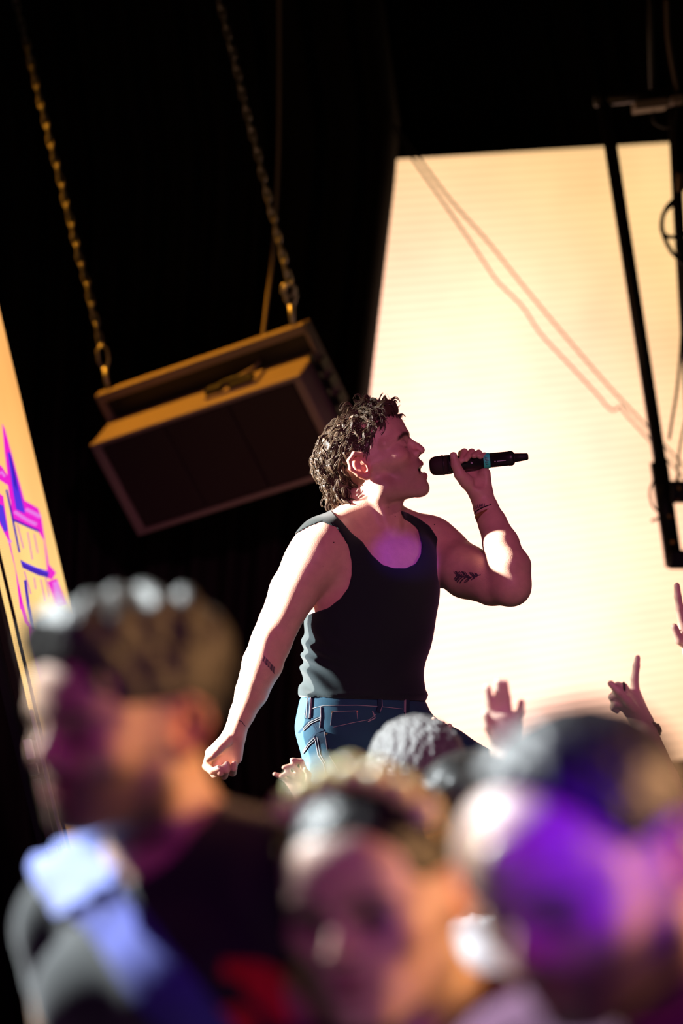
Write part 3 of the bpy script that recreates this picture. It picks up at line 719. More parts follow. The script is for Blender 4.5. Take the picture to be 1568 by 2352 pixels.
# right hand, fingers curled
mc = [(484, 1728, -134), (500, 1742, -127), (519, 1748, -125), (538, 1744, -128)]
for q, r_ in zip(mc, (11, 11, 11, 10)): body.rc(S(537, 1690, -142), S(*q), 15, r_ + 1, 14)
body.rc(S(545, 1690, -146), S(543, 1740, -138), 16, 13, 14); body.rc(S(528, 1690, -150), S(500, 1718, -154), 14, 15, 12)
fing = [([(484, 1728, -134), (474, 1760, -146), (488, 1772, -168), (503, 1765, -173)], [11, 9.5, 8.5, 7.5]),
        ([(500, 1742, -127), (493, 1778, -146), (505, 1775, -170), (513, 1763, -173)], [11, 9.5, 8.5, 7.5]),
        ([(519, 1748, -125), (514, 1781, -146), (519, 1769, -171), (521, 1756, -171)], [11, 9.5, 8.5, 7.5]),
        ([(538, 1744, -128), (534, 1775, -144), (537, 1765, -166), (538, 1755, -168)], [10, 8.5, 7.5, 7])]
for pts, rs in fing: body.chain([S(*p) for p in pts], rs, 2)
body.chain([S(522, 1700, -162), S(501, 1721, -176), S(490, 1733, -180), S(478, 1743, -180)], [13.5, 11, 9.5, 8], 3)
# left arm raised with the microphone (image right)
body.rc(S(990, 1248, 105), S(1012, 1270, 100), 56, 60, 34)
body.chain([S(1006, 1268, 105), S(1072, 1314, 40), S(1130, 1338, -15), S(1170, 1345, -52)], [60, 61, 52, 46], 22)
body.rc(S(1055, 1300, 20), S(1100, 1310, -10), 44, 40, 26)
body.chain([S(1172, 1346, -54), S(1166, 1300, -50), S(1150, 1250, -30), S(1130, 1200, -6), S(1116, 1168, 6), S(1108, 1146, 10)], [43, 46, 41, 32, 27.5, 27], 14)
body.rc(S(1185, 1352, -40), S(1188, 1300, -40), 26, 28, 20)
# left hand
mcl = [(1064, 1074, 36), (1080, 1071, 40), (1097, 1071, 38), (1111, 1074, 32)]
for q in mcl: body.rc(S(1104, 1132, 12), S(*q), 19, 11.5, 12)
body.rc(S(1114, 1128, 8), S(1113, 1088, 8), 13.5, 13.5, 12)
body.rc(S(1092, 1126, 0), S(1068, 1102, -8), 19, 16, 12)
fl = [([(1062, 1075, 36), (1060, 1042, 30), (1066, 1038, 4), (1059, 1058, -15)], [11, 8.6, 8.2, 7]),
      ([(1079, 1072, 40), (1081, 1040, 32), (1083, 1038, 4), (1069, 1055, -17)], [11, 8.4, 8, 7]),
      ([(1097, 1071, 38), (1097, 1042, 30), (1099, 1040, 4), (1088, 1047, -15)], [11, 7.8, 7.4, 6.6]),
      ([(1111, 1074, 32), (1110, 1048, 26), (1112, 1046, 6), (1102, 1049, -9)], [10, 7.2, 7, 6])]
for pts, rs in fl: body.chain([S(*p) for p in pts], rs, 1.6)
body.ell(S(1100, 1100, -16), (17, 20, 12), CM, 8, 1)
body.chain([S(1072, 1108, -12), S(1056, 1090, -20), S(1046, 1068, -23), S(1041, 1047, -20)], [16, 13, 10.8, 9], 4)
# head
HF = head_frame(849, 1074, D0 + 0.012, 83, 22, 0, 1.1)
add_head(body, HF, mouth_open=14, jaw=1.04)
SKIN = (0.60, 0.36, 0.27)
MO = 14
Vb, Fb = polygonize(body, 2.1)
Vb = smooth_mesh(Vb, Fb, 1, 0.5)
cb = head_colors(Vb, HF, SKIN, beard=0.38, beard_col=(0.12, 0.06, 0.05), mouth_open=MO)
# redder knuckles and elbows
for (u, v, w, r_) in ((505, 1770, -150, 40), (1180, 1360, -40, 50), (1075, 1045, 10, 40)):
    f_ = np.clip(1 - np.linalg.norm(Vb - S(u, v, w), axis=1) / r_, 0, 1)[:, None] * 0.5; cb = cb * (1 - f_) + cb * np.array([1.05, .75, .7]) * f_
foot = px(880, 2480, 5.5); foot[2] = STAGE_Z
singer = thing('person', foot, 'person in black tank top and blue jeans singing into a microphone on stage', 'person')
sb_o = fast_mesh('body', Vb, Fb, 'skin', singer, cb)
print('singer body', len(Fb), round(time.time() - T0, 1))
# --- tank top
tank_poly = raster_sd([(753, 1166), (786, 1199), (807, 1224), (832, 1244), (853, 1274), (878, 1297), (904, 1305), (932, 1305), (954, 1295), (966, 1274), (968, 1249), (961, 1217), (946, 1203), (929, 1192), (919, 1172),
    (936, 1178), (964, 1192), (986, 1208), (1004, 1235), (1014, 1263), (1017, 1289), (1013, 1317), (1012, 1334), (1050, 1345), (1050, 1613), (900, 1608), (760, 1603), (640, 1600), (640, 1420),
    (707, 1412), (754, 1396), (782, 1374), (800, 1349), (807, 1321), (807, 1289), (800, 1256), (786, 1231), (771, 1210), (738, 1199), (708, 1210), (668, 1232), (640, 1190), (735, 1150)], 560, 1140, 1080, 1720)
def tank_post(d, P):
    uv = projmm(P); u, v = uv[:, 0], uv[:, 1]
    low = np.clip((v - 1400) / 90, 0, 1)
    left = np.exp(-((u - 700) / 60.0) ** 2)
    fold = 4.5 * low * left * np.sin((v * 0.16 - (u - 690) * 0.10) + 1.3 * np.sin(v * 0.05)) + 1.6 * low * np.sin(v * 0.05 + u * 0.035 + 0.8 * np.sin(u * 0.02)) 
    fold += 1.0 * np.clip((1400 - v) / 80, 0, 1) * np.sin(u * 0.06 + v * 0.03)
    hem = 4.5 * np.exp(-((v - 1596) / 7.0) ** 2)
    loose = 5.0 + 5.0 * low
    pd = poly_sd_tank(uv)
    return np.maximum(d - loose - fold - hem, pd)
poly_sd_tank = tank_poly
torso_t = torso.copy()
torso_t.rc(S(744, 1250, -98), S(724, 1268, -112), 54, 55, 30); torso_t.rc(S(988, 1246, 104), S(1000, 1258, 102), 54, 56, 30)
Vt, Ft = polygonize(torso_t, 3.0, tank_post, pad=16)
Vt = smooth_mesh(Vt, Ft, 2, 0.5)
tank = fast_mesh('tank_top', Vt, Ft, 'tank_fabric', singer)
# --- jeans and shoes
legs = Field()
legs.ell(S(832, 1620, 0), (150, 105, 110), TXW, 20); legs.ell(S(832, 1668, 0), (150, 95, 112), TXW, 40)
legs.chain([S(785, 1690, -60), S(808, 1800, -70), S(838, 1960, -60), S(848, 2080, -30), S(880, 2300, 60), S(900, 2420, 110)], [96, 92, 76, 66, 58, 52], 40)
legs.chain([S(905, 1700, 40), S(1010, 1752, 20), S(1120, 1806, 0), S(1180, 1840, -10)], [86, 82, 70, 66], 40)
legs.chain([S(1180, 1840, -10), S(1170, 2000, 60), S(1160, 2170, 120)], [66, 60, 50], 20)
legs.ell(S(768, 1690, 40), (72, 80, 72), TXW, 40)
def jeans_post(d, P):
    uv = projmm(P); u, v = uv[:, 0], uv[:, 1]
    fo = 2.0 * np.sin(v * 0.07 - u * 0.05 + np.sin(u * 0.03)) * np.clip((v - 1650) / 40, 0, 1)
    fo += 2.0 * np.exp(-((v - (1608 + (u - 700) * .03)) / 14.0) ** 2)
    return np.maximum(d - 3 - fo, (1594 + (u - 700) * 0.03) - v)
Vj, Fj = polygonize(legs, 3.6, jeans_post, pad=12)
Vj = smooth_mesh(Vj, Fj, 2, 0.5)
jeans = fast_mesh('jeans', Vj, Fj, 'denim', singer)
shoes = []
for (an, nm) in ((S(900, 2430, 112), 'shoe'), (S(1160, 2180, 124), 'shoe')):
    f = Field(); a = an.copy(); toe = a + np.array([1.0, -0.3, 0]) * 170; 
    zf = a[2] - 95
    heel = a + np.array([-40, 10, 0]); heel[2] = zf + 45; toe[2] = zf + 34; mid = (heel + toe) / 2; mid[2] = zf + 46
    f.rc(a, heel + np.array([10, 0, 10]), 48, 44, 20); f.rc(heel, mid, 44, 46, 20); f.rc(mid, toe, 46, 33, 20)
    Vs, Fs = polygonize(f, 6, lambda d, P, zf=zf: np.maximum(d, zf - P[:, 2])); fast_mesh(nm, Vs, Fs, 'shoe', singer); shoes.append(zf / 1000)
print('clothes', round(time.time() - T0, 1), 'shoe z', shoes)
# stage block under the raised foot
fz = shoes[1]; fp = S(1160, 2180, 124) / 1000
if fz > STAGE_Z + .02:
    rb_ = thing('stage_riser', (fp[0] + .05, fp[1], STAGE_Z), 'small black stage riser under the raised foot of the singer', 'riser')
    bevel(flat_box('body', (fp[0] - .2, fp[1] - .2, STAGE_Z), (fp[0] + .35, fp[1] + .2, fz - .02), 'black_paint', rb_), .01)
    flat_box('top_board', (fp[0] - .22, fp[1] - .22, fz - .02), (fp[0] + .37, fp[1] + .22, fz), 'stage_deck', rb_)
print('stand shoe gap to deck', shoes[0] - STAGE_Z)

# --- surface details (stitching, loops, ink) laid onto the cloth and skin
def bvh_of(V, Fc): return BVHTree.FromPolygons((V / 1000.0).tolist(), Fc.tolist())
BJ = bvh_of(Vj, Fj); BS = bvh_of(Vb, Fb)
def cast(bvh, u, v):
    d = Vector(FWD + (u - 784) / F_PX * RIGHT + (v - 1176) / F_PX * DOWN); d.normalize()
    h = bvh.ray_cast(Vector(CAM), d)
    return (h[0], h[1]) if h[0] is not None else None
def ribbon(name, pts, w, bvh, mt, parent, lift=.0008, step=4.0, thick=.0006):
    P = [np.array(p, float) for p in pts]; path = []
    for a, b in zip(P[:-1], P[1:]):
        n = max(1, int(np.linalg.norm(b - a) / step))
        for i in range(n): path.append(a + (b - a) * i / n)
    path.append(P[-1]); V = []; Fc = []; ok = []
    for i, p in enumerate(path):
        t = path[min(i + 1, len(path) - 1)] - path[max(i - 1, 0)]; t = t / (np.linalg.norm(t) + 1e-9); nr = np.array([-t[1], t[0]])
        good = True
        for sg in (-1, 1):
            h = cast(bvh, *(p + nr * sg * w / 2))
            if h is None: good = False; V += [np.zeros(3)] * 2
            else: V += [np.array(h[0] + h[1] * (lift + thick)), np.array(h[0] - h[1] * .001)]
        ok.append(good)
    for i in range(len(path) - 1):
        if ok[i] and ok[i + 1]:
            a = 4 * i; b = a + 4
            if np.linalg.norm(V[a] - V[b]) > .03: continue
            Fc += [(a, b, b + 2, a + 2), (a + 1, a + 3, b + 3, b + 1), (a, a + 1, b + 1, b), (a + 2, b + 2, b + 3, a + 3)]
    if not Fc: return None
    used = sorted({i for f in Fc for i in f}); mp = {o_: n_ for n_, o_ in enumerate(used)}
    return meshobj(name, [V[i] for i in used], [tuple(mp[i] for i in f) for f in Fc], mt, parent)
def J(x, y): return (440 + x * .4209, 1380 + y * .4209)             # crop coordinates of the jeans close-up
def jr(name, pts, w, mt, lift=.0008, thick=.0006): return ribbon(name, [J(*p) for p in pts], w, BJ, mt, jeans, lift, 4, thick)
jr('waist_stitch', [(615, 620), (650, 590), (720, 572), (900, 570), (1040, 578), (1150, 590)], 1.1, 'stitch')
jr('belt_loop', [(648, 515), (640, 580), (632, 645)], 9, 'denim_dark', .002, .002)
jr('loop_stitch', [(640, 515), (632, 640)], 1.0, 'stitch', .0045); jr('loop_stitch', [(657, 515), (648, 640)], 1.0, 'stitch', .0045)
jr('belt_loop', [(1022, 535), (1024, 575), (1012, 610)], 9, 'denim_dark', .002, .002); jr('loop_stitch', [(1032, 535), (1034, 575), (1022, 608)], 1.0, 'stitch', .0045)
jr('belt_loop', [(1172, 535), (1168, 640)], 10, 'denim_dark', .002, .002); jr('loop_stitch', [(1160, 535), (1158, 635)], 1.0, 'stitch', .0045)
jr('yoke_patch', [(612, 745), (660, 690), (705, 670)], 34, 'denim_dark', .0006, .0006)
jr('pocket_stitch', [(612, 700), (650, 660), (705, 635)], 1.1, 'stitch', .002); jr('pocket_stitch', [(612, 710), (652, 670), (705, 645)], 1.1, 'stitch', .002)
jr('pocket_stitch', [(705, 580), (706, 635), (700, 695)], 1.1, 'stitch', .002)
jr('pocket_stitch', [(765, 605), (900, 600), (905, 645)], 1.0, 'stitch'); jr('pocket_stitch', [(765, 605), (758, 680)], 1.0, 'stitch')
jr('pocket_stitch', [(770, 690), (880, 665), (970, 648), (1005, 620)], 1.0, 'stitch'); jr('fly_curve', [(985, 600), (1000, 640), (960, 660)], 2, 'stitch')
jr('cargo_patch', [(700, 720), (725, 815)], 22, 'denim_dark', .0006, .0006)
jr('pocket_stitch', [(612, 820), (640, 775), (672, 745)], 1.1, 'stitch', .002); jr('pocket_stitch', [(612, 832), (642, 787), (676, 757)], 1.1, 'stitch', .002)
jr('leg_seam', [(672, 745), (690, 840), (720, 890), (735, 960), (770, 1020)], 1.2, 'stitch'); jr('leg_seam', [(684, 742), (702, 838), (730, 886)], 1.0, 'stitch')
jr('leg_seam', [(752, 845), (780, 890), (802, 930)], 1.0, 'stitch'); jr('side_seam', [(726, 715), (740, 815)], 1.4, 'stitch', .002)
jr('rivet', [(765, 606), (770, 612)], 4, 'copper', .002); jr('rivet', [(735, 722), (740, 728)], 4, 'copper', .002); jr('rivet', [(900, 602), (904, 606)], 4, 'copper', .002)
jr('front_seam', [(1180, 600), (1182, 660)], 2, 'stitch')
# ink on the arms
for i in range(13):
    t = i / 12; a = np.array((606, 1505)) + t * np.array((25, 28)); b = a + np.array((-4.5, 13)) + t * np.array((3, 1.5))
    ribbon('tattoo', [a, b], (1.2, 2.4, 1.0, 2.0, 3.0)[i % 5] * .9, BS, 'ink', sb_o, .0003, 3, .0002)
ribbon('tattoo', [(549, 1655), (555, 1657), (559, 1663), (563, 1668)], 1.6, BS, 'ink', sb_o, .0003, 2, .0002)
rn = random.Random(4)
for i in range(46):                                                  # feather on the upper arm
    t = rn.random(); x = 1046 + t * 56; y = 1322 + 6 * math.sin(t * 3.1) - 2
    L_ = 13 * (math.sin(math.pi * min(1, t * .9 + .1)) * .8 + .25); sg = 1 if i % 2 else -1
    ribbon('tattoo', [(x, y), (x - L_ * .6, y + sg * L_ * .45), (x - L_, y + sg * L_)], 1.5, BS, 'ink', sb_o, .0003, 3, .0002)
ribbon('tattoo', [(1046, 1322), (1075, 1327), (1104, 1320)], 2.2, BS, 'ink', sb_o, .0003, 3, .0002)
def ink_word(word, x0, y0, hgt, slant, w=1.1):
    gl = {'B': [[(0, 0), (0, 1)], [(0, 0), (.55, .1), (.5, .45), (0, .5)], [(0, .5), (.65, .6), (.55, 1), (0, 1)]], 'U': [[(0, 0), (.05, .8), (.35, 1), (.6, .8), (.65, 0)]]}
    x = x0
    for ch in word:
        for st_ in gl[ch]:
            ribbon('tattoo', [(x + a * hgt * .8, y0 + b * hgt + (x - x0) * slant) for a, b in st_], w, BS, 'ink', sb_o, .0003, 1.5, .0002)
        x += hgt * .72
ink_word('BUBU', 1090, 1160, 8.5, -.2)
for (u, v, r_) in ((766, 1246, 2.6), (907, 1186, 2.0), (997, 1205, 2.2), (892, 1165, 1.6), (741, 1300, 1.2)):
    ribbon('mole', [(u - r_ / 2, v), (u + r_ / 2, v)], r_, BS, 'mole', sb_o, .0004, 1, .0003)
# thumb nails
for pts, w_ in (([(1040, 1040), (1041, 1052)], 9), ([(518, 1753), (520, 1760)], 6), ([(1063, 1055), (1066, 1059)], 5), ([(499, 1760), (505, 1764)], 5)):
    ribbon('nail', pts, w_, BS, 'nail', sb_o, .0003, 2, .0004)
# wrist bands
def band(ca, ra, axis, hw, thick, name, mt, parent, nseg=40, sq=(1, 1)):
    ax = axis / np.linalg.norm(axis); e1 = np.cross(ax, FWD); e1 /= np.linalg.norm(e1); e2 = np.cross(ax, e1); V = []; Fc = []
    for i in range(nseg):
        th = 2 * math.pi * i / nseg; dr = math.cos(th) * e1 * sq[0] + math.sin(th) * e2 * sq[1]
        for r_, h_ in ((ra, -hw), (ra + thick, -hw), (ra + thick, hw), (ra, hw)): V.append(ca + dr * r_ + ax * h_)
    for i in range(nseg):
        for j in range(4): a = i * 4; b = ((i + 1) % nseg) * 4; Fc.append((a + j, b + j, b + (j + 1) % 4, a + (j + 1) % 4))
    return meshobj(name, V, Fc, mt, parent, True)
axm = S(1108, 1146, 10) / 1000 - S(1128, 1196, -4) / 1000
wb = band(S(1120, 1183, 1) / 1000, .0282, axm, .0072, .0016, 'wristband', 'band_tan', singer)
band(S(1115.5, 1170, 4) / 1000, .0276, axm, .0011, .0016, 'cord_bracelet', 'black_rubber', singer)
# fine chain on the throat
# --- curly hair
class Mesher:
    def __init__(s): s.V = []; s.F = []; s.n = 0
    def lock(s, P, rs, nside=4, flat=1.0):
        P = np.asarray(P); k = len(P); T = np.gradient(P, axis=0); T /= np.linalg.norm(T, axis=1)[:, None] + 1e-9
        a = np.array([.3, .5, .81]); e1 = np.cross(T, a); e1 /= np.linalg.norm(e1, axis=1)[:, None] + 1e-9; e2 = np.cross(T, e1)
        th = np.arange(nside) * 2 * math.pi / nside
        ring = P[:, None, :] + np.asarray(rs)[:, None, None] * (np.cos(th)[None, :, None] * e1[:, None, :] + flat * np.sin(th)[None, :, None] * e2[:, None, :])
        base = s.n; s.V.append(ring.reshape(-1, 3)); i = np.arange(k - 1)[:, None]; j = np.arange(nside)[None, :]
        q = np.stack([base + i * nside + j, base + i * nside + (j + 1) % nside, base + (i + 1) * nside + (j + 1) % nside, base + (i + 1) * nside + j], -1)
        s.F.append(q.reshape(-1, 4)); s.n += k * nside
    def obj(s, name, material, parent): return fast_mesh(name, np.concatenate(s.V), np.concatenate(s.F), material, parent)
hair = Field()
hk = HF.k
hp = lambda c: HF(c)
hair.ell(hp((0, -4, 45)), np.array((79, 98, 73)) * hk, HF.R, 10); hair.ell(hp((0, -70, -8)), np.array((56, 36, 52)) * hk, HF.R, 20)
hair.ell(hp((0, 72, 98)), np.array((48, 38, 26)) * hk, HF.R, 18)
def in_hair(L):                     # local mask: negative where hair grows
    x, y, z = np.abs(L[:, 0]), L[:, 1], L[:, 2]
    front = y - (103 - .55 * x) + np.clip(80 - z, 0, 200) * .85       # hairline sloping back to the temple
    ear = 30 - np.sqrt((y + 6) ** 2 * .8 + (z - 6) ** 2); ear = np.where((z < 36) & (y > -24), np.maximum(ear, (y + 24) * .6), ear)
    side = np.where((y > -2) & (y < 22) & (z > -6) & (z < 40), -3, ear)
    low = (-62 - z) 
    return np.maximum.reduce([front, side, low, np.where(z < -8, y + 45, -50.0)])
def hair_post(d, P):
    L = HF.inv(P); return np.maximum(d + 4 + 2.5 * lump(P, 16, 3), in_hair(L) * .8)
Vh, Fh = polygonize(hair, 3.2, hair_post, pad=8)
hb = fast_mesh('hair', smooth_mesh(Vh, Fh, 1), Fh, 'hair_dark', singer)
rs_ = np.random.RandomState(11); M1 = Mesher(); M2 = Mesher(); made = 0
def hairline(LP): return LP[:, 1] - (103 - .55 * np.abs(LP[:, 0])) + np.clip(80 - LP[:, 2], 0, 200) * .85
NS = 14; ts = np.arange(NS + 1)
while made < 520:
    v_ = rs_.normal(size=3); v_ /= np.linalg.norm(v_)
    L0 = np.array([0, -2, 44]) + v_ * np.array([77, 97, 72])
    if rs_.rand() < .30: v_ = np.array([rs_.normal() * .45, rs_.uniform(.15, .95), rs_.uniform(.55, 1)]); v_ /= np.linalg.norm(v_); L0 = np.array([0, -2, 44]) + v_ * np.array([77, 97, 72])
    if rs_.rand() < .24: L0 = np.array([rs_.uniform(-62, 62), rs_.uniform(-100, -62), rs_.uniform(-55, 20)])
    if in_hair(L0[None, :])[0] > -1: continue
    nrm = v_ / np.array([77, 97, 72]); nrm /= np.linalg.norm(nrm)
    if L0[2] < 20 and L0[1] < -60: nrm = np.array([L0[0] / 70, -1, 0]); nrm /= np.linalg.norm(nrm)
    topfront = max(0, min(1, (L0[2] - 60) / 45)) * max(0, min(1, (L0[1] + 10) / 60))
    flow = np.array([0, -.55, -.85]) * (1 - topfront) + np.array([rs_.normal() * .6, .45, .30]) * topfront
    if L0[1] > -20 and topfront < .3: flow = np.array([0, -.9, -.35])
    flow = flow + rs_.normal(size=3) * .28
    flow -= nrm * (flow @ nrm) * .75; flow /= np.linalg.norm(flow)
    ln = rs_.uniform(42, 72); t = ts * ln / NS
    amp = rs_.uniform(3.0, 4.8) + 3.0 * topfront; per = rs_.uniform(30, 46); ph = rs_.uniform(0, 6.28)
    e2 = np.cross(flow, nrm); ramp = np.minimum(1, ts / 4.0)
    lift0 = rs_.uniform(0, 4.5) + 11 * topfront
    ctr = L0 + flow * t[:, None] + nrm * (lift0 * ramp - (.0036 + .0042 * topfront) * t * t)[:, None]
    LP = ctr + nrm * (amp * ramp * np.sin(t / per * 6.28 + ph))[:, None] + e2 * (amp * ramp * np.cos(t / per * 6.28 + ph))[:, None]
    if np.any((np.abs(LP[:, 0]) > 58) & (LP[:, 1] > -30) & (LP[:, 1] < 16) & (LP[:, 2] < 34) & (LP[:, 2] > -40)): continue
    if hairline(LP).max() > 9 + 8 * topfront or (np.any((LP[:, 1] > 24) & (LP[:, 2] < 34))): continue
    rr0 = np.interp(ts, [0, 3, NS - 4, NS], [.7, 1.1, .95, .2])
    for q in range(9):
        a_ = rs_.uniform(0, 6.28); of = rs_.uniform(.6, 5.0) * (math.cos(a_) * nrm + math.sin(a_) * e2)
        P = (HF.R @ ((LP + of * (1 - .45 * ts / NS)[:, None] + rs_.normal(size=3) * .5).T)).T * HF.k + HF.t
        M1.lock(P, rr0 * rs_.uniform(.7, 1.2), 3, .8)
    if made % 2 == 0:
        P = (HF.R @ ((ctr + nrm * (1.5 * amp * ramp * np.sin(t / per * 5 + ph))[:, None] + nrm * rs_.uniform(0, 2)).T)).T * HF.k + HF.t
        M2.lock(P, np.full(NS + 1, .4), 3)
    made += 1
cnt_ = 0
while cnt_ < 900:                                                    # short hairs at the temples and sideburns
    sgn = rs_.choice([-1, 1]); q = np.array([sgn * 74, rs_.uniform(-25, 52), rs_.uniform(8, 75)])
    m_ = in_hair(np.array([q]))[0]
    if m_ > 3: continue
    d_ = np.array([0, 0, 44]); v_ = (q - d_) / np.array([74, 95, 71]); q = d_ + v_ / np.linalg.norm(v_) * np.array([75.5, 95.5, 72])
    if in_hair(np.array([q]))[0] > 4 or q[2] < 2: continue
    fl_ = np.array([0, -.55, -.8]) + rs_.normal(size=3) * .2; t = np.arange(5)[:, None] * rs_.uniform(2, 4)
    P = (HF.R @ ((q + fl_ * t + np.array([sgn * .8, 0, 0]) * np.sqrt(t)).T)).T * HF.k + HF.t
    M2.lock(P, np.array([.8, .9, .8, .6, .2]), 3); cnt_ += 1
M1.obj('hair_curls', 'hair_dark', singer); M2.obj('hair_flyaways', 'hair_dark', singer)
print('hair', round(time.time() - T0, 1))
# --- microphone
ma = S(986, 1071.5, 8) / 1000; mb_ = S(1213, 1048.5, 8) / 1000; md_ = (mb_ - ma); ML = np.linalg.norm(md_); md_ /= ML
mic = thing('microphone', (ma + mb_) / 2, 'black cordless handheld microphone with a green tape band held at the mouth of the singer', 'microphone')
def lathe(prof, name, mt, n=28):
    e1 = np.cross(md_, FWD); e1 /= np.linalg.norm(e1); e2 = np.cross(md_, e1); V = []; Fc = []
    for (t, r_) in prof:
        for j in range(n): th = 2 * math.pi * j / n; V.append(ma + md_ * t + r_ * (math.cos(th) * e1 + math.sin(th) * e2))
    for i in range(len(prof) - 1):
        for j in range(n): Fc.append((i * n + j, i * n + (j + 1) % n, (i + 1) * n + (j + 1) % n, (i + 1) * n + j))
    Fc.append(tuple(range(n))[::-1]); Fc.append(tuple((len(prof) - 1) * n + j for j in range(n)))
    return meshobj(name, V, Fc, mt, mic, True)
mm = .001
lathe([(0, .010), (2 * mm, .0155), (6 * mm, .0195), (14 * mm, .0218), (30 * mm, .0226), (31 * mm, .0219), (40 * mm, .0222)], 'grille', 'grille_mesh')
lathe([(29.5 * mm, .0230), (33 * mm, .0230)], 'grille_ring', 'black_metal')
lathe([(40 * mm, .0222), (48 * mm, .0222), (52 * mm, .0205), (62 * mm, .0178), (124 * mm, .0166)], 'handle', 'black_metal')
lathe([(124 * mm, .0175), (125 * mm, .0178), (138 * mm, .0178), (139 * mm, .0174)], 'tape_band', 'tape_green')
lathe([(139 * mm, .0166), (182 * mm, .0166), (183 * mm, .0171), (190 * mm, .0172), (194 * mm, .015)], 'transmitter_body', 'black_metal')
lathe([(194 * mm, .0150), (197 * mm, .0105), (212 * mm, .0092), (226 * mm, .0078), (228 * mm, .006)], 'antenna_cap', 'black_rubber')
# marks on the handle
e_up = np.cross(md_, FWD); e_up /= np.linalg.norm(e_up)
if np.dot(e_up, UP) < 0: e_up = -e_up
def mic_mark(t, yo, w, h, mt, nm, rad=.0170):
    yo = yo; dz = -math.sqrt(max(rad ** 2 - yo ** 2, 0)) - .0003
    c = ma + md_ * t + e_up * yo + FWD * dz
    V, Fc = box_vf(c, (md_, e_up, FWD), (w, h, .0002)); meshobj(nm, V, Fc, mt, mic)
mic_mark(.095, -.001, .0006, .0022, 'white_print', 'logo_mark', .0178); mic_mark(.097, -.002, .0006, .0016, 'white_print', 'logo_mark', .0178)
for i in range(9): mic_mark(.1555 + i * .0023, -.004, .0007, .0008, 'white_print', 'print_letter')
mic_mark(.150, -.004, .0012, .0012, 'white_print', 'logo_mark')
for t0, yo in ((.128, .008), (.128, .004), (.130, 0), (.128, -.004), (.129, -.008)):
    mic_mark(t0, yo, .0006, .0016, 'ink', 'band_letter', .0181); mic_mark(t0 + .003, yo - .001, .0022, .0005, 'ink', 'band_letter', .0181)
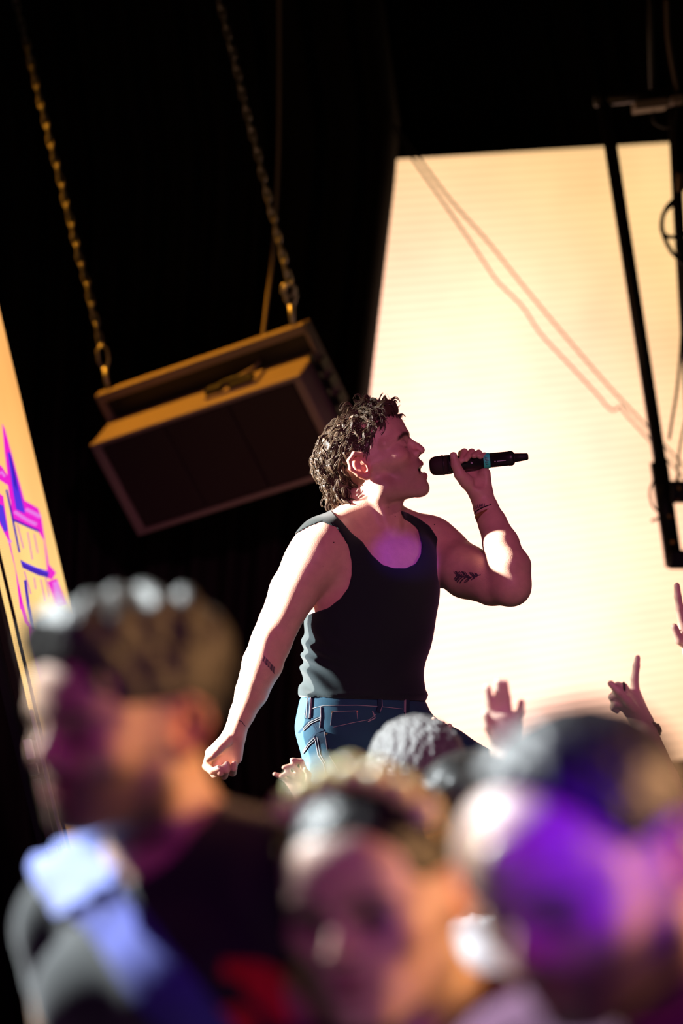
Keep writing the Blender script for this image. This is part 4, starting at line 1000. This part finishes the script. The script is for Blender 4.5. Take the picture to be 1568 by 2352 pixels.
#==ENDSINGER==
# ================================================================== the crowd
def flat_dir(v): v = np.array([v[0], v[1], 0.0]); return v / np.linalg.norm(v)
def pm(u, v, d): return px(u, v, d) * 1000.0
def hand_open(F, pts, rs_list, k=4):
    for pts_, rs in zip(pts, rs_list): F.chain(pts_, rs, k)
def crowd_person(label, hf, body_yaw, skin, hair_mat, shirt_mat, hair=None, sleeve=True, h=5.0, bs=1.0, raised=None, beard=0.0, beard_col=(0.025, 0.016, 0.012),
                 group='people in the crowd', closed=False, hair_h=None, neck_cut=28.0, lean=(0, 0), sleeve_len=.5, socket_shade=0.0, lips=(0.42, 0.13, 0.12), shoulders=1.0, mouth=0):
    y = R(body_yaw); fwd = flat_dir(CM @ np.array([math.sin(y), 0, -math.cos(y)])); up = np.array([0, 0, 1.0]); lat = np.cross(fwd, up)   # lat: his right
    nb = hf((0, -28, -112)) - up * 8 * bs + fwd * lean[0] + lat * lean[1]
    B = lambda x, yy, z: nb + bs * (lat * x + fwd * yy + up * z)
    RB = np.stack([lat, fwd, up], 1)
    tors = Field()
    tors.ell(B(0, 0, -165), np.array((158, 104, 175)) * bs, RB, 30); tors.ell(B(0, 0, -370), np.array((145, 104, 170)) * bs, RB, 60); tors.ell(B(0, -5, -520), np.array((155, 118, 105)) * bs, RB, 50)
    sw = 172 * shoulders * (.84 if raised else 1.0)
    for s in (-1, 1):
        tors.rc(B(s * 20, -8, -2), B(s * sw * .92, -6, -52), 46 * bs, 50 * bs, 34)
        tors.ell(B(s * 70, 80, -130), np.array((62, 34, 50)) * bs, RB, 30)
    neck = Field(); neck.rc(hf((0, -14, -45)), nb + up * 5, 55 * hf.k, 60 * bs, 26)
    arms = Field(); sleeves = Field(); hands = Field()
    for s in (-1, 1):
        sh = B(s * sw, -4, -72)
        if raised and s in raised:
            el, wr, sets = raised[s]
            arms.chain([sh, (sh + el) / 2, el], [54 * bs, 46 * bs, 38 * bs], 24); sleeves.chain([sh, sh * .55 + el * .45], [55 * bs, 49 * bs], 24)
            arms.chain([el, el * .55 + wr * .45, wr], [38 * bs, 37 * bs, sets['wr']], 14)
            n0 = len(arms.p)
            for c, rr in sets['palm']: arms.chain(c, rr, 9)
            for c, rr in sets['fingers']: arms.chain(c, rr, 3.5)
            hands.rc(el * .35 + wr * .65, wr, 29 * bs, sets['wr'], 10); hands.p += arms.p[n0:]
        else:
            el = B(s * (sw + 52), -20, -350); wr = B(s * (sw + 50), 40, -590)
            arms.chain([sh, (sh + el) / 2, el], [54 * bs, 46 * bs, 38 * bs], 24); sleeves.chain([sh, sh * (1 - sleeve_len) + el * sleeve_len], [56 * bs, 50 * bs], 24)
            arms.chain([el, el * .6 + wr * .4, wr], [38 * bs, 38 * bs, 25 * bs], 14)
            for q in range(4):
                a = B(s * (sw + 48), 20 + q * 18, -680); arms.chain([wr, a, a + up * -50 + lat * -s * 12, a - up * 75 - lat * s * 25], [18, 11, 9, 7], 6)
            arms.chain([wr, B(s * (sw + 30), 85, -650), B(s * (sw + 18), 90, -700)], [16, 11, 8], 6)
    leg = Field(); leg.ell(B(0, -5, -520), np.array((155, 118, 105)) * bs, RB, 40)
    zf = lambda p, z: np.array([p[0], p[1], z])
    for s in (-1, 1):
        hp_ = B(s * 82, 0, -560); kn = zf(B(s * 92, 20, 0), 480 * bs); an = zf(B(s * 95, -10, 0), 95)
        leg.chain([hp_, hp_ * .5 + kn * .5, kn, an], [88 * bs, 78 * bs, 60 * bs, 46 * bs], 40)
    bod = Field(); bod.p = tors.p + neck.p + arms.p
    add_head(bod, hf, mouth_open=mouth)
    t = thing('person', (nb[0] / 1000, nb[1] / 1000, 0.0), label, 'person', group)
    if raised:                      # hands need a finer surface than the body under the clothes
        V1, F1 = polygonize(bod, 8.0)
        parts = [(V1, F1)]
        fine = hands
        V2, F2 = polygonize(fine, 2.8); V2 = smooth_mesh(V2, F2, 1)
        V = np.concatenate([V1, V2]); Fc = np.concatenate([F1, F2 + len(V1)])
    else:
        V, Fc = polygonize(bod, h)
    V = smooth_mesh(V, Fc, 1)
    col = head_colors(V, hf, skin, beard=beard, beard_col=beard_col, closed=closed, lips=lips, mouth_open=mouth, socket_shade=socket_shade)
    o = fast_mesh('body', V, Fc, 'skin', t, col)
    # shirt
    sf = Field(); sf.p = tors.p + (sleeves.p if sleeve else [])
    nk = nb + fwd * 45 * bs + up * 62 * bs
    shL, shR = B(-sw - 30, 0, -85), B(sw + 30, 0, -85)
    def shirt_post(d, P):
        q = np.maximum(d - 7 - 2.0 * lump(P, 60, 5), (nb[2] - 560 * bs) - P[:, 2])
        q = np.maximum(q, neck_cut * bs + 62 - np.linalg.norm(P - nk, axis=1))
        if not sleeve:
            for c in (shL, shR): q = np.maximum(q, 92 * bs - np.linalg.norm(P - c, axis=1))
        return q
    Vs, Fs = polygonize(sf, 7.0 if not raised else 9.0, shirt_post, pad=14)
    so = fast_mesh('shirt', smooth_mesh(Vs, Fs, 2), Fs, shirt_mat, t)
    Vp, Fp = polygonize(leg, 10.0, lambda d, P: np.maximum(d - 8, np.maximum(P[:, 2] - (nb[2] - 500 * bs), 40 - P[:, 2])), pad=14)
    fast_mesh('trousers', smooth_mesh(Vp, Fp, 1), Fp, 'trousers_dark', t)
    for s in (-1, 1):
        f = Field(); a = zf(B(s * 95, -30, 0), 42); tip = zf(B(s * 105, 150, 0), 32)
        f.rc(a, tip, 44, 34, 10); f.rc(a + up * 10, a + up * 60, 42, 44, 12)
        V3, F3 = polygonize(f, 9.0, lambda d, P: np.maximum(d, 1.0 - P[:, 2])); fast_mesh('shoe', V3, F3, 'shoe', t)
    # hair
    if hair:
        hfld = Field(); hfld.ell(hf((0, -2, 47)), np.array((78, 98, 80)) * hf.k, hf.R, 10)
        for c, r_ in hair.get('ell', []): hfld.ell(hf(c), np.array(r_) * hf.k, hf.R, 14)
        ht, amp, sc = hair['t'], hair.get('amp', 2), hair.get('scale', 14)
        line_y, slope, low = hair.get('line', (88, .6, -50))
        def hp_post(d, P):
            L = hf.inv(P); x, yy, z = np.abs(L[:, 0]), L[:, 1], L[:, 2]
            m_ = yy - line_y + np.clip(85 - z, 0, 200) * slope
            ear = np.where((z < 34) & (yy > -26), (yy + 26) * .7, -50.0); m_ = np.maximum(m_, ear)
            m_ = np.maximum(m_, np.where(z < -8, yy + 40, -50.0)); m_ = np.maximum(m_, low - z)
            return np.maximum(d - ht - amp * lump(P, sc, 7), m_ * .8)
        Vh_, Fh_ = polygonize(hfld, hair_h or 4.0, hp_post, pad=ht + amp + 6)
        fast_mesh('hair', smooth_mesh(Vh_, Fh_, 1), Fh_, hair_mat, t)
    print('person', label[:30], len(Fc), len(Fs), round(time.time() - T0, 1))
    return dict(t=t, body=o, V=V, F=Fc, Vs=Vs, Fs=Fs, B=B, nb=nb, shirt=so)
mat('hair_brown', (0.040, 0.036, 0.030), 0.55, spec=0.4, bump=(90, 0.6, 0.008))
def drape(name, path, width, bvh, mt, parent, lift=.003, thick=.006, m=9, step=8.0):
    P = [np.array(p, float) for p in path]; pts = []
    for a, b in zip(P[:-1], P[1:]):
        n = max(1, int(np.linalg.norm(b - a) / step)); pts += [a + (b - a) * i / n for i in range(n)]
    pts.append(P[-1]); V = []; ok = []; ws = np.interp(np.arange(len(pts)), np.linspace(0, len(pts) - 1, len(width)), width)
    for i, p in enumerate(pts):
        t = pts[min(i + 3, len(pts) - 1)] - pts[max(i - 3, 0)]; t = t / np.linalg.norm(t); nr = np.array([-t[1], t[0]])
        for j in range(m):
            s_ = (j / (m - 1) - .5); hcast = cast(bvh, *(p + nr * s_ * ws[i]))
            if hcast is None: ok.append(False); V.append(np.zeros(3))
            else:
                ok.append(True); V.append(np.array(hcast[0] + hcast[1] * (lift + thick * (1 + .6 * math.sin(j * 1.9 + i * .15)))))
    N = len(V); V2 = [v - FWD * -.012 for v in V]; Fc = []
    for i in range(len(pts) - 1):
        for j in range(m - 1):
            q = (i * m + j, i * m + j + 1, (i + 1) * m + j + 1, (i + 1) * m + j)
            if all(ok[x] for x in q) and max(np.linalg.norm(V[q[0]] - V[q[2]]), np.linalg.norm(V[q[1]] - V[q[3]])) < .06: Fc += [q, tuple(x + N for x in q[::-1])]
    used = sorted({i for f in Fc for i in f}); mp = {a: b for b, a in enumerate(used)}; AV = V + V2
    return meshobj(name, [AV[i] for i in used], [tuple(mp[i] for i in f) for f in Fc], mt, parent, True)
SK1 = (0.62, 0.40, 0.29); SK2 = (0.62, 0.42, 0.32)
# --- man at the left
hA = head_frame(308, 1685, 2.42, -50, -2, -5, 1.0)
A = crowd_person('person with swept-up hair in a black shirt with a pale blue sash, turned left', hA, -42, SK1, 'hair_brown', 'shirt_black',
    dict(t=4, amp=4.5, scale=15, line=(94, .55, -40), ell=[((0, 30, 104), (64, 80, 38)), ((0, -30, 98), (66, 60, 42)), ((0, -70, 72), (56, 46, 46))]), sleeve=True, sleeve_len=.12, h=5.0, socket_shade=.5, beard=.75, hair_h=3.5)
bA = bvh_of(A['Vs'], A['Fs'])
drape('sash', [(215, 2050), (310, 2175), (400, 2280), (490, 2390)], [130, 125, 120, 120], bA, 'towel', A['t'])
drape('sash_lit_top', [(125, 1920), (165, 1985), (225, 2075)], [150, 165, 140], bA, 'towel_lit', A['t'], .010, .007)  # paler top piece: light on the shoulder painted into the sash colour
for k_, pth in enumerate(([(510, 2225), (590, 2235), (650, 2260), (690, 2330)], [(560, 2260), (620, 2290), (660, 2350)], [(480, 2330), (540, 2340), (590, 2352)])):
    drape('shirt_print', pth, [34, 60, 40], bA, 'print_red', A['t'], .0005, .0008, 5)
# --- person in the middle
hB = head_frame(880, 2082, 2.22, -25, -6, -9, .98)
Bp = crowd_person('person with a pearl headband and tied-back dark hair facing the camera, bottom centre', hB, -20, SK2, 'hair_black', 'shirt_plum',
    dict(t=3, amp=1.0, scale=20, line=(97, .75, -45), ell=[((0, -92, 60), (40, 36, 40))]), sleeve=True, h=5.0, bs=.92, hair_h=4.0, socket_shade=.85, lips=(.20, .03, .04), mouth=4)
hd = []
for i in range(19):
    th = R(-78 + 156 * i / 18); hd.append(hB((84 * math.sin(th), 22 + 6 * math.cos(th), 47 + 84 * math.cos(th))) / 1000)
hbm = MB().tube(hd, .004, 8).obj('headband', 'gold', Bp['t'], True)
rn = random.Random(9); bead_me = None
for i in range(7):
    th = R(-58 + 104 * i / 6)
    p = hB((88 * math.sin(th), 24 + 6 * math.cos(th), 47 + 90 * math.cos(th))) / 1000
    if bead_me is None:
        bm = bmesh.new(); bmesh.ops.create_uvsphere(bm, u_segments=10, v_segments=7, radius=.014); bead_me = bpy.data.meshes.new('bead'); bm.to_mesh(bead_me); bm.free()
        bead_me.polygons.foreach_set('use_smooth', [True] * len(bead_me.polygons)); bead_me.materials.append(MATS['pearl'])
    ob = bpy.data.objects.new('bead', bead_me); link(ob, hbm); ob.location = Vector(p) - Bp['t'].location
# --- man at the right, head bowed
hC = head_frame(1378, 2000, 1.86, -46, -18, -12, 1.02)
Cp = crowd_person('person with short dark hair in a plum shirt, head bowed, nearest at lower right', hC, -35, SK1, 'hair_black', 'shirt_plum',
    dict(t=2.5, amp=1.5, scale=10, line=(55, .5, -40)), sleeve=True, h=5.0, beard=.8, socket_shade=.6)
bC = bvh_of(Cp['V'], Cp['F'])
g_ = cast(bC, 1150, 1960)
if g_:
    ob = bpy.data.objects.new('glint_bead', bead_me); link(ob, Cp['t']); ob.location = g_[0] + g_[1] * .004 - Cp['t'].location  # pale bead added to stand in for a glint by the brow
# --- two heads in the middle distance, seen from behind
hD = head_frame(966, 1822, 4.15, 172, 0, -8, 1.0)
crowd_person('person with short frizzy grey-brown hair seen from behind below the singer', hD, 175, SK1, 'hair_grey', 'shirt_grey',
    dict(t=8, amp=3.0, scale=5, line=(70, .5, -50)), h=6.0, hair_h=3.0)
hE = head_frame(1088, 1918, 3.6, 160, 0, -8, .96)
crowd_person('person with glossy black hair and white top seen from behind beside the frizzy head', hE, 165, SK2, 'hair_black', 'shirt_white',
    dict(t=6, amp=1.5, scale=30, line=(70, .5, -60), ell=[((0, -60, 70), (60, 60, 50))]), sleeve=False, h=6.0, bs=.9, neck_cut=60)
# --- raised hands
def HP(d, *pts): return [pm(u, v, d + (w / 1000.0)) for (u, v, w) in pts]
dF = 5.22
palmF = [(HP(dF, (694, 1838, 0), (664, 1796, 5)), (11, 9)), (HP(dF, (694, 1838, 0), (676, 1786, 0)), (11, 9)), (HP(dF, (694, 1838, 0), (689, 1778, 0)), (11, 9)), (HP(dF, (696, 1838, 0), (702, 1776, 5)), (11, 9)), (HP(dF, (696, 1830, -5), (705, 1800, -14)), (12, 10))]
fingF = [(HP(dF, (664, 1796, 5), (646, 1784, 0), (630, 1778, -6)), (7, 6.2, 5)), (HP(dF, (676, 1786, 0), (661, 1775, -14), (645, 1783, -24)), (7, 6.2, 5)),
         (HP(dF, (689, 1778, 0), (672, 1758, -10), (651, 1763, -18)), (7, 6.2, 5)), (HP(dF, (702, 1776, 5), (692, 1749, 0), (670, 1745, -8)), (7, 6.2, 5)), (HP(dF, (705, 1800, -14), (708, 1778, -22), (700, 1766, -28)), (7.5, 6.5, 5.2))]
crowd_person('person reaching a bare open hand up beside the thigh of the singer', head_frame(765, 2190, 4.75, 175, 5, -8, .95), 170, SK2, 'hair_black', 'shirt_black',
    dict(t=5, amp=2, scale=14), raised={-1: (pm(705, 2060, 4.95), pm(694, 1846, dF), dict(wr=16, palm=palmF, fingers=fingF))}, bs=.86)
dG = 5.05
palmG = [(HP(dG, (1476, 1655, 0), (1458, 1595, 0)), (20, 13)), (HP(dG, (1474, 1655, 0), (1446, 1598, -10)), (19, 12)), (HP(dG, (1470, 1655, 0), (1436, 1606, -14)), (18, 12)), (HP(dG, (1466, 1650, 0), (1432, 1618, -10)), (17, 11))]
fingG = [(HP(dG, (1458, 1595, 0), (1457, 1560, 0), (1461, 1530, 0), (1464, 1510, 0)), (10.5, 8.5, 7.5, 6)),
         (HP(dG, (1446, 1598, -10), (1432, 1578, -28), (1418, 1575, -24), (1412, 1588, -16)), (10, 8.5, 8, 7)), (HP(dG, (1436, 1606, -14), (1416, 1596, -28), (1405, 1600, -22), (1410, 1612, -14)), (10, 8, 7.5, 7)),
         (HP(dG, (1432, 1618, -10), (1414, 1616, -22), (1408, 1624, -14), (1417, 1632, -8)), (9, 7.5, 7, 6)), (HP(dG, (1466, 1640, -10), (1442, 1610, -30), (1420, 1588, -38), (1402, 1570, -38)), (14, 10, 8.5, 7))]
Gp = crowd_person('person pointing one finger up with a dark beaded bracelet in front of the video wall', head_frame(1440, 2080, 4.5, 178, 0, -8, .95), 175, SK2, 'hair_black', 'shirt_grey',
    dict(t=5, amp=2, scale=14), raised={1: (pm(1560, 1900, 4.85), pm(1480, 1668, dG), dict(wr=22, palm=palmG, fingers=fingG))}, bs=.92)
ca = pm(1485, 1682, dG) / 1000; ax = pm(1478, 1660, dG) - pm(1500, 1730, dG - .05); ax = ax / np.linalg.norm(ax); e1 = np.cross(ax, FWD); e1 /= np.linalg.norm(e1); e2 = np.cross(ax, e1)
br = MB().tube([ca + .0245 * (math.cos(2 * math.pi * i / 28) * e1 + math.sin(2 * math.pi * i / 28) * e2) for i in range(28)], .0055, 8, closed=True).obj('bracelet', 'black_rubber', Gp['t'], True)
for i in range(14):
    a = 2 * math.pi * i / 14; MB().tube([ca + .0245 * (math.cos(a) * e1 + math.sin(a) * e2) - ax * .005, ca + .0245 * (math.cos(a) * e1 + math.sin(a) * e2) + ax * .005], .0075, 8).obj('bead', 'bead_brown' if 'bead_brown' in MATS else mat('bead_brown', (.12, .07, .06), .4).name, br, True)
rc_ = HP(dG, (1432, 1580, -27))[0] / 1000
MB().tube([rc_ + .0105 * (math.cos(a) * DOWN + math.sin(a) * FWD) for a in np.linspace(0, 6.283, 17)[:-1]], .003, 6, closed=True).obj('ring', 'black_metal', Gp['t'], True)
dH = 4.25
palmH = [(HP(dH, (1152, 1722, 0), (1134, 1655, 0)), (21, 14)), (HP(dH, (1155, 1722, 0), (1150, 1648, 0)), (21, 14)), (HP(dH, (1160, 1722, 0), (1166, 1650, 0)), (21, 14)), (HP(dH, (1165, 1722, 0), (1182, 1660, 0)), (20, 13))]
fingH = [(HP(dH, (1134, 1655, 0), (1124, 1615, 0), (1119, 1580, -5)), (10, 8.5, 7)), (HP(dH, (1150, 1648, 0), (1146, 1605, 0), (1145, 1566, -5)), (10, 8.5, 7)), (HP(dH, (1166, 1650, 0), (1162, 1605, 0), (1158, 1568, -5)), (10, 8.5, 7)),
         (HP(dH, (1182, 1660, 0), (1194, 1635, -5), (1197, 1612, -10)), (9, 7.5, 6)), (HP(dH, (1140, 1700, -10), (1122, 1668, -20), (1116, 1640, -25)), (13, 10, 8))]
crowd_person('person holding an open palm up in front of the video wall beside the bowed head', head_frame(1440, 2120, 4.0, 178, 0, -8, .95), 175, SK2, 'hair_black', 'shirt_black',
    dict(t=5, amp=2, scale=14), raised={-1: (pm(1180, 1960, 4.05), pm(1158, 1732, dH), dict(wr=20, palm=palmH, fingers=fingH))}, bs=.92)
dI = 5.15
palmI = [(HP(dI, (1590, 1500, 0), (1568, 1440, 0)), (20, 12)), (HP(dI, (1595, 1500, 0), (1585, 1430, 0)), (20, 12)), (HP(dI, (1602, 1500, 0), (1602, 1430, 0)), (20, 12)), (HP(dI, (1610, 1500, 0), (1618, 1440, 0)), (18, 11))]
fingI = [(HP(dI, (1568, 1440, 0), (1560, 1395, -5), (1556, 1370, -8), (1554, 1345, -8)), (10, 9, 8, 7)), (HP(dI, (1585, 1430, 0), (1586, 1385, 0), (1590, 1345, 0)), (10, 8.5, 7)), (HP(dI, (1602, 1430, 0), (1608, 1385, 0), (1612, 1350, 0)), (10, 8.5, 7)),
         (HP(dI, (1618, 1440, 0), (1628, 1405, 0), (1634, 1375, 0)), (9, 8, 6.5)), (HP(dI, (1590, 1490, -10), (1560, 1470, -20), (1548, 1440, -25)), (13, 10, 8))]
crowd_person('person whose raised fingers just enter the right edge of the picture', head_frame(1930, 2000, 4.75, 178, 0, -8, .95), 175, SK2, 'hair_black', 'shirt_black',
    dict(t=5, amp=2, scale=14), raised={-1: (pm(1620, 1760, 4.9), pm(1598, 1505, dI), dict(wr=22, palm=palmI, fingers=fingI))}, bs=.92)
dK = 5.28
palmK = [(HP(dK, (1040, 1760, -60), (992, 1690, 0)), (20, 12)), (HP(dK, (1046, 1755, -60), (1010, 1690, 0)), (20, 12)), (HP(dK, (1050, 1750, -60), (1026, 1696, 0)), (20, 12))]
fingK = [(HP(dK, (992, 1690, 0), (992, 1668, 10), (996, 1652, 25)), (9, 8, 6.5)), (HP(dK, (1010, 1690, 0), (1010, 1672, 10), (1016, 1662, 25)), (9, 8, 6.5)), (HP(dK, (1026, 1696, 0), (1027, 1680, 10), (1032, 1668, 25)), (9, 8, 6.5))]
crowd_person('person resting fingertips on the thigh of the singer behind the frizzy head', head_frame(1185, 2160, 4.75, 178, 0, -8, .95), 175, SK2, 'hair_black', 'shirt_grey',
    dict(t=5, amp=2, scale=14), raised={-1: (pm(1070, 1990, 4.95), pm(1050, 1780, dK - .09), dict(wr=22, palm=palmK, fingers=fingK))}, bs=.92)
#==ENDPEOPLE==
print('faces', sum(len(o.data.polygons) for o in scene.objects if o.type == 'MESH'))
print('script seconds', round(time.time() - T0, 1))
